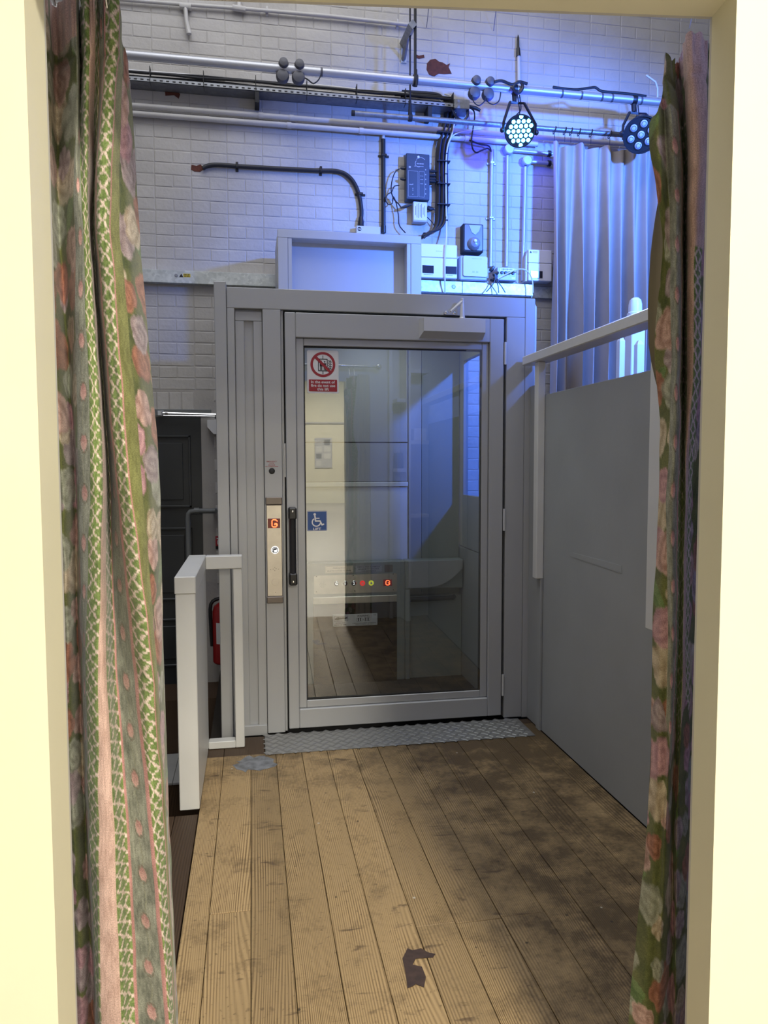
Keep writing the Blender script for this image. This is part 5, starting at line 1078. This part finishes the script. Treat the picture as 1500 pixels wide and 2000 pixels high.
def trellis(u, v, w, seed):
    n = vnoise(u, v, 0.007, seed); n2 = vnoise(u, v, 0.003, seed+1)
    col = lerp(C_(0.08, 0.13, 0.035), C_(0.23, 0.31, 0.11), np.clip(0.6*n+0.5*n2, 0, 1))
    a = np.clip(u/max(w, 1e-4), 0, 1); p = v/0.052
    tri = np.abs((p % 1)*2-1); kink = 0.5+0.5*np.sign(np.sin(p*4*PI))*0.12+(tri-0.5)*0.9
    sq = np.round((p % 1)*4)/4
    for c_, sg in ((tri, 1), (1-tri, -1)):
        c2 = np.where(sg > 0, 0.06+0.88*c_, 0.06+0.88*c_)+0.06*np.sin(p*8*PI)*sg
        m = np.abs(a-c2)*w < 0.0028+0.001*n; col[m] = lerp(C_(0.48, 0.37, 0.33), C_(0.74, 0.62, 0.56), np.clip(n2*1.2, 0, 1))[m]
    return col
def stripe(base_, dark, u, v, seed):
    n = vnoise(u, v*0.25, 0.003, seed); n2 = vnoise(u, v, 0.03, seed+1); return lerp(dark, base_, np.clip(0.35+0.6*n+0.5*(n2-0.5), 0, 1))
PINK = (C_(0.66, 0.47, 0.42), C_(0.36, 0.23, 0.19)); LINE = (C_(0.52, 0.27, 0.26), C_(0.36, 0.18, 0.17)); OLIVE = (C_(0.26, 0.27, 0.10), C_(0.12, 0.12, 0.04))
def wz(y):                                   # photo row -> height at the curtain plane
    r = ROT@_d(210, y); return (CAM+r*(1.25/(r@np.array(NX))))[2]
def wt(px, y, d):
    r = ROT@_d(px, y); p = CAM+r*(d/(r@np.array(NX))); return float(p@np.array(TX))
def cat(cp, sub):                            # Catmull-Rom along the last axis of control rows
    cp = np.asarray(cp, float); n = cp.shape[-1]; out = []
    for i in range(n-1):
        p0 = cp[..., max(i-1, 0)]; p1 = cp[..., i]; p2 = cp[..., i+1]; p3 = cp[..., min(i+2, n-1)]
        for k in range(sub[i]):
            t = k/sub[i]; h = 0.5*((2*p1)+(p2-p0)*t+(2*p0-5*p1+4*p2-p3)*t*t+(3*p1-p0-3*p2+p3)*t**3); out.append(h)
    out.append(cp[..., -1]); return np.stack(out, -1)
def make_curtain(root, rows, D, regions, seed, ztop_fn, zlow=0.015):
    ys = sorted(rows); zc = [wz(y) for y in ys]
    D = {y: [1.232+(d-1.232)*1.5+(max(0, d-1.262)*2.2 if y > 150 else 0) for d in D[y]] for y in D}; T = np.array([[wt(px, y, d) for px, d in zip(rows[y], D[y])] for y in ys]); Dd = np.array([D[y] for y in ys]); 
    T = np.vstack([T, T[-1]+0.35*(T[-1]-T[-2])]); Dd = np.vstack([Dd, Dd[-1]]); zc.append(zlow)
    ncol = T.shape[1]; arc = np.hypot(np.diff(T, axis=1), np.diff(Dd, axis=1)).mean(0); arc = np.maximum(arc, 0.006)
    sub = [max(4, int(round(a/0.0019))) for a in arc]
    zs = np.arange(zc[0], zlow-1e-6, -0.0032); zcr = np.array(zc)
    def vert(A):                             # monotone-ish interpolation down the curtain
        return np.stack([np.interp(zs, zcr[::-1], A[::-1, i]) for i in range(A.shape[1])], 1)
    Tz, Dz = vert(T), vert(Dd)
    ker = np.ones(41)/41
    def sm(A): 
        P_ = np.pad(A, ((20, 20), (0, 0)), mode='edge'); return np.stack([np.convolve(P_[:, i], ker, 'valid') for i in range(A.shape[1])], 1)
    Tz, Dz = sm(Tz), sm(Dz)
    TT, DD = cat(Tz, sub), cat(Dz, sub); nz, nu = TT.shape
    si = np.concatenate([np.arange(s)/s+i for i, s in enumerate(sub)]+[[ncol-1]])      # fractional column
    cu = np.concatenate([[0], np.cumsum(arc)]); U1 = np.interp(si, np.arange(ncol), cu); U = np.repeat(U1[None], nz, 0); V = np.repeat(zs[:, None], nu, 1)
    DD = DD+0.0022*(vnoise(U, V, 0.05, seed+70)-0.5)*2
    TT = TT+0.0012*(vnoise(U, V, 0.06, seed+71)-0.5)*2
    # gathered heading
    g = np.exp(-((V-(zc[1]))/0.006)**2); DD = DD+g*0.004
    hd = np.clip((V-zc[1])/0.05, 0, 1); DD = DD+hd*0.003*np.sin(U*2*PI/0.021)
    Zt = V.copy(); Zt[0, :] += 0
    col = np.zeros((nz, nu, 3))
    for a, b, kind in regions:
        sel = (si >= a-1e-9) & (si <= b+1e-9); u0 = np.interp(a, np.arange(ncol), cu); w = np.interp(b, np.arange(ncol), cu)-u0; u, v = U[:, sel]-u0, V[:, sel]
        if kind == 'floral': c = floral(U[:, sel], v, seed)
        elif kind == 'bud': c = rosebud(u, v, w, seed+1)
        elif kind == 'trellis': c = trellis(u, v, w, seed+2)
        elif kind == 'pink': c = stripe(*PINK, u, v, seed+3)
        elif kind == 'line': c = stripe(*LINE, u, v, seed+4)
        elif kind == 'olive': c = stripe(*OLIVE, u, v, seed+5)
        col[:, sel] = c
    if seed == 40:                            # the bouquet at the foot of the right curtain runs over the stripes
        fm = V < 0.83+0.05*np.sin(U*60)+0.04*vnoise(U, V, 0.03, 3); cf = floral(U, V, seed+20); col[fm] = cf[fm]
    if seed == 40:
        up_ = V > wz(470); mid_ = V > wz(175)
        for msk, kind in ((up_ & (si[None] >= 5.6) & (si[None] <= 8.2), 'p'), (up_ & (si[None] > 8.2), 'f'), (mid_ & (si[None] < 5.6), 'f')):
            c = stripe(*PINK, U, V, seed+30) if kind == 'p' else floral(U, V, seed+31); col[msk] = c[msk]
    else:
        msk = (V > wz(78)) & (si[None] > 1.6) & (si[None] < 3.1); c = stripe(*PINK, U, V, 77); col[msk] = c[msk]
    zt_ = np.interp(si, [q[0] for q in ztop_fn], [wz(q[1]) for q in ztop_fn]); zt_ = zt_+0.003*np.sin(U1*2*PI/0.03)
    keep = zs[:, None] <= zt_[None]
    for jc in range(nu):
        it = int(np.argmax(keep[:, jc])); TT[:it, jc] = TT[it, jc]; DD[:it, jc] = DD[it, jc]; Zt[:it, jc] = zt_[jc] if it else zs[0]
    x = TX.x*TT+NX.x*DD; y = TX.y*TT+NX.y*DD
    co_ = np.stack([x, y, Zt], -1).reshape(-1, 3)-np.array(root.location)
    me = bpy.data.meshes.new('cloth'); idx = np.arange(nz*nu).reshape(nz, nu)
    q = np.stack([idx[:-1, :-1], idx[1:, :-1], idx[1:, 1:], idx[:-1, 1:]], -1).reshape(-1, 4)
    kq = (keep[1:, :-1] | keep[1:, 1:]).reshape(-1); q = q[kq]
    me.vertices.add(len(co_)); me.vertices.foreach_set('co', co_.ravel().astype(np.float32)); me.loops.add(q.size); me.loops.foreach_set('vertex_index', q.ravel().astype(np.int32))
    me.polygons.add(len(q)); me.polygons.foreach_set('loop_start', (np.arange(len(q))*4).astype(np.int32)); me.polygons.foreach_set('use_smooth', np.ones(len(q), bool))
    me.update(calc_edges=True)
    at = me.attributes.new('print', 'FLOAT_COLOR', 'POINT'); at.data.foreach_set('color', np.concatenate([col.reshape(-1, 3), np.ones((nz*nu, 1))], 1).ravel().astype(np.float32))
    at = me.attributes.new('cloth', 'FLOAT_VECTOR', 'POINT'); at.data.foreach_set('vector', np.stack([U, V, U*0], -1).ravel().astype(np.float32))
    me.materials.append(M['floral']); o = bpy.data.objects.new('cloth', me); COL.objects.link(o); o.parent = root
    return TT, DD, zs
LR = {-22: [60, 88, 106, 150, 154, 158, 174, 184, 190, 205, 220, 236, 235, 248, 238], 110: [64, 92, 110, 150, 155, 163, 176, 188, 196, 206, 218, 231, 240, 248, 254], 400: [70, 94, 114, 145, 160, 168, 172, 177, 180, 184, 200, 212, 230, 250, 270],
      900: [95, 120, 146, 151, 179, 192, 203, 209, 214, 224, 236, 247, 275, 292, 311], 1250: [104, 130, 152, 160, 167, 180, 193, 207, 222, 257, 274, 293, 303, 311, 319], 1600: [118, 142, 166, 170, 173, 182, 193, 223, 246, 294, 308, 320, 325, 327, 330], 2000: [135, 160, 184, 187, 190, 194, 198, 238, 266, 328, 336, 342, 345, 346, 347]}
LD = {-22: [1.27, 1.24, 1.28, 1.235, 1.285, 1.235, 1.228, 1.232, 1.245, 1.238, 1.228, 1.235, 1.265, 1.285, 1.30], 110: [1.265, 1.245, 1.275, 1.24, 1.285, 1.24, 1.235, 1.24, 1.25, 1.24, 1.235, 1.24, 1.268, 1.28, 1.295], 400: [1.26, 1.242, 1.275, 1.248, 1.238, 1.242, 1.255, 1.29, 1.295, 1.245, 1.228, 1.235, 1.255, 1.268, 1.288],
      900: [1.275, 1.26, 1.275, 1.245, 1.225, 1.224, 1.235, 1.28, 1.295, 1.25, 1.232, 1.226, 1.245, 1.262, 1.285], 1250: [1.28, 1.265, 1.28, 1.26, 1.242, 1.228, 1.224, 1.235, 1.275, 1.255, 1.232, 1.228, 1.245, 1.262, 1.28], 1600: [1.285, 1.275, 1.285, 1.265, 1.25, 1.238, 1.23, 1.232, 1.258, 1.236, 1.24, 1.252, 1.262, 1.272, 1.28], 2000: [1.29, 1.28, 1.288, 1.27, 1.258, 1.245, 1.236, 1.236, 1.256, 1.232, 1.24, 1.252, 1.262, 1.27, 1.28]}
lc = thing('floral_curtain', 'long floral and striped curtain hanging at the left side of the doorway', 'curtain', Wp(-0.36, 1.25, 0.0), 'floral doorway curtains')
make_curtain(lc, LR, LD, [(0, 3, 'floral'), (3, 4, 'bud'), (4, 6, 'trellis'), (6, 7, 'pink'), (7, 8, 'trellis'), (8, 9, 'bud'), (9, 11, 'trellis'), (11, 12, 'olive'), (12, 14, 'floral'), (8, 8.12, 'line'), (8.9, 9.1, 'line'), (10.88, 11.12, 'line')], 10, [(0, -30), (8.6, -30), (9, -8), (10, 2), (11, 10), (11.5, 40), (12, 58), (13, 74), (14, 94)])
RR = {36: [1290, 1292, 1294, 1299, 1316, 1328, 1338, 1356, 1378, 1394, 1420], 120: [1280, 1285, 1291, 1300, 1316, 1330, 1342, 1356, 1380, 1390, 1420], 165: [1268, 1281, 1293, 1306, 1322, 1334, 1345, 1358, 1382, 1390, 1420], 210: [1261, 1285, 1303, 1318, 1334, 1341, 1348, 1364, 1382, 1390, 1418], 290: [1272, 1288, 1303, 1318, 1333, 1340, 1347, 1362, 1378, 1388, 1416], 450: [1300, 1303, 1310, 1322, 1332, 1338, 1344, 1358, 1372, 1385, 1412], 690: [1273, 1296, 1311, 1321, 1330, 1336, 1342, 1355, 1369, 1378, 1405],
      785: [1290, 1300, 1309, 1319, 1329, 1335, 1341, 1350, 1362, 1375, 1403], 1000: [1284, 1293, 1301, 1312, 1324, 1331, 1337, 1343, 1350, 1366, 1400], 1300: [1273, 1290, 1306, 1313, 1320, 1327, 1334, 1339, 1346, 1357, 1395], 1600: [1268, 1282, 1295, 1301, 1307, 1314, 1322, 1332, 1342, 1350, 1390], 2000: [1231, 1256, 1272, 1284, 1296, 1308, 1318, 1328, 1336, 1341, 1380]}
_lo = [1.255, 1.235, 1.232, 1.225, 1.232, 1.25, 1.24, 1.25, 1.26, 1.27, 1.285]
RD = {36: [1.27, 1.24, 1.255, 1.25, 1.27, 1.275, 1.235, 1.228, 1.24, 1.26, 1.28], 120: [1.265, 1.24, 1.255, 1.24, 1.256, 1.268, 1.237, 1.226, 1.238, 1.262, 1.28], 165: [1.255, 1.238, 1.25, 1.235, 1.255, 1.274, 1.24, 1.226, 1.236, 1.265, 1.28], 210: [1.25, 1.235, 1.25, 1.235, 1.255, 1.28, 1.24, 1.226, 1.235, 1.265, 1.28], 290: [1.25, 1.236, 1.25, 1.235, 1.255, 1.28, 1.24, 1.226, 1.235, 1.265, 1.28], 450: [1.24, 1.245, 1.24, 1.23, 1.25, 1.285, 1.245, 1.228, 1.24, 1.265, 1.28],
      690: [1.265, 1.25, 1.24, 1.228, 1.24, 1.28, 1.25, 1.236, 1.25, 1.265, 1.28], 785: [1.262, 1.25, 1.24, 1.228, 1.24, 1.275, 1.25, 1.238, 1.25, 1.265, 1.28], 1000: [1.26, 1.25, 1.24, 1.228, 1.235, 1.25, 1.24, 1.262, 1.268, 1.27, 1.285], 1300: _lo, 1600: _lo, 2000: _lo}
rc = thing('floral_curtain', 'dark floral curtain with a pale lining showing, at the right side of the doorway', 'curtain', Wp(0.6, 1.25, 0.0), 'floral doorway curtains')
make_curtain(rc, RR, RD, [(0, 2, 'floral'), (2, 4, 'bud'), (4, 6, 'trellis'), (6, 7, 'pink'), (7, 8, 'trellis'), (8, 10, 'floral'), (3.9, 4.1, 'line')], 40, [(0, 208), (1, 190), (1.6, 165), (2, 140), (2.5, 105), (2.8, 72), (3.2, 64), (4, 60), (5, 50), (6, 41), (7, 38), (10, 38)])
# linings
def lining(root, edge, inner, d0, wav):
    k = MB(); ys = list(range(40, 2460, 40)); n = 14
    for y in ys:
        z = max(0.02, wz(y)); a = np.interp(y, [e[0] for e in edge], [e[1] for e in edge]); b = np.interp(y, [e[0] for e in inner], [e[1] for e in inner])
        for i in range(n+1):
            u = i/n; px = a+(b-a)*u; d = d0+0.014*math.sin(u*wav*PI)*(0.2+0.8*u)+0.008*math.sin(y*0.004)*u; k.v.append(Wp(wt(px, y, d), d, z))
    for j in range(len(ys)-1):
        for i in range(n): q = j*(n+1)+i; k.f.append((q, q+n+1, q+n+2, q+1)); k.m.append(0)
    o = part('lining', k, 'lining', root, smooth=0); o.data.polygons.foreach_set('use_smooth', [True]*len(o.data.polygons)); o['label'] = 'plain pale lining'
lining(rc, [(40, 1312), (300, 1290), (340, 1283), (430, 1272), (550, 1266), (640, 1267), (700, 1275), (790, 1297), (1300, 1280), (2000, 1250), (2460, 1235)], [(40, 1412), (1000, 1395), (2460, 1345)], 1.37, 5)
lining(lc, [(40, 228), (400, 264), (900, 303), (1600, 322), (2460, 345)], [(40, 60), (1000, 98), (2460, 150)], 1.41, 5)
# curtain pole over the doorway
t = thing('curtain_rod', 'metal curtain rod with ball ends above the doorway on the stage side', 'rod', Wp(0.08, 1.20, 2.10))
part('tube', MB().tube([Wp(-0.72, 1.20, 2.105), Wp(0.80, 1.20, 2.105)], 0.012, 14), 'chrome', t)
for s in (-0.73, 0.80): part('ball_finial', MB().lathe([(0.012, 0)]+[(0.028*math.sin(a*PI/10), 0.034-0.028*math.cos(a*PI/10)) for a in range(1, 10)]+[(0.001, 0.062)], Wp(s, 1.2, 2.105), TX*(1 if s > 0 else -1), 16), 'chrome', t)
for s in (-0.66, 0.72): part('rod_bracket', MB().tube([Wp(s, 1.137, 2.105), Wp(s, 1.2, 2.105)], 0.008, 8), 'chrome', t)
for i, tt in enumerate((-0.43, -0.39, -0.35, 0.585, 0.625)):
    g = thing('rod_hook', ('outer hook of the left floral curtain', 'middle hook of the left floral curtain', 'inner hook of the left floral curtain', 'inner hook of the right floral curtain', 'outer hook of the right floral curtain')[i], 'hook', Wp(tt, 1.215, 2.05), 'hooks of the left floral curtain' if i < 3 else 'hooks of the right floral curtain')
    c = Vector(Wp(tt, 1.2, 2.105)); part('ring', MB().tube([c+NX*(0.017*math.cos(a*PI/6))+Vector((0, 0, 0.017*math.sin(a*PI/6)-0.003)) for a in range(12)], 0.002, 6, closed=True), 'chrome', g, smooth=60)
    part('hook', MB().tube([c+Vector((0, 0, -0.02)), Vector(Wp(tt, 1.235, 2.03))], 0.0018, 6), 'chrome', g)

# ================================================================ BEHIND: seen mirrored in the lift door
t = thing('shelf_unit', 'white open wall shelves beside the doorway on the stage side', 'shelf', Wp(1.15, 1.14, 0.0))
DW = D1+0.007
k = MB(); wbox(k, 1.035, 1.075, DW, DW+0.19, 0.0, 2.6, c=0.002); part('upright', k, 'shelf', t)
k = MB(); wbox(k, 0.93, 0.96, DW, DW+0.05, 0.0, 2.6, c=0.002); part('upright', k, 'shelf', t)
for a, b, z in ((1.0755, 1.235, 2.05), (1.0755, 1.235, 1.47), (1.0755, 1.235, 0.86), (0.9605, 1.0345, 1.81), (0.9605, 1.0345, 1.24)):
    k = MB(); wbox(k, a, b, DW, DW+0.18, z, z+0.03, c=0.002); part('shelf_board', k, 'shelf', t)
k = MB(); wbox(k, 1.11, 1.22, DW+0.02, DW+0.16, 1.501, 1.60, c=0.004); solo('storage_box', k, 'white', 'white box standing on the middle shelf beside the doorway, seen only as a reflection', 'box')
k = MB(); wbox(k, 0.975, 1.03, DW+0.02, DW+0.12, 1.271, 1.40, c=0.004); solo('storage_box', k, 'bluebox', 'small dark box on the low narrow shelf beside the doorway, seen only as a reflection', 'box')
YR = -16.99
t = thing('notice_board', 'notice board with sheets of paper on the far hall wall, mirrored in the lift glass', 'board', (1.7, YR, 1.2))
part('board', MB().box(1.36, 1.92, YR, YR+0.03, 1.15, 2.12, c=0.005), 'offwhite', t)
r = random.Random(3)
for i in range(2):
    for j in range(4): part('sheet', MB().box(1.40+0.26*i, 1.55+0.26*i+0.07*r.random(), YR+0.031, YR+0.034, 1.19+0.23*j+0.05*r.random(), 1.38+0.23*j), ('paper', 'paper', 'greyinlay', 'offwhite')[(3*i+j*2+j//2) % 4], t)
solo('poster', MB().box(2.58, 2.82, YR, YR+0.02, 1.08, 1.42, c=0.003), 'pinkposter', 'dull pink poster on the far hall wall, mirrored in the lift glass', 'poster')
solo('wall_socket_box', MB().box(2.40, 2.50, YR, YR+0.06, 0.98, 1.16, c=0.01), 'greyplas', 'small grey box on the far hall wall under the pink poster', 'box')
extinguisher((2.48, YR+0.2, 0.42), 'left of two red extinguishers mirrored in the lift glass', 0.62, 'hall extinguishers')
extinguisher((2.78, YR+0.2, 0.40), 'right of two red extinguishers mirrored in the lift glass', 0.62, 'hall extinguishers')
for z in (1.28, 1.42): pass
solo('hall_pipe', MB().tube([(-5, YR+0.04, 2.60), (7, YR+0.04, 2.60)], 0.03, 8), 'wpipe', 'painted pipe running along the far hall wall', 'pipe')

solo('loose_tie', MB().tube([P(1262, 147, YBAR-0.05), P(1280, 160, YBAR-0.05), P(1284, 172, YBAR-0.04), P(1284, 190, YBAR-0.02)], 0.006, 6), 'white', 'loose white tie end sticking up from the lighting bar beside the right floral curtain', 'cable tie')
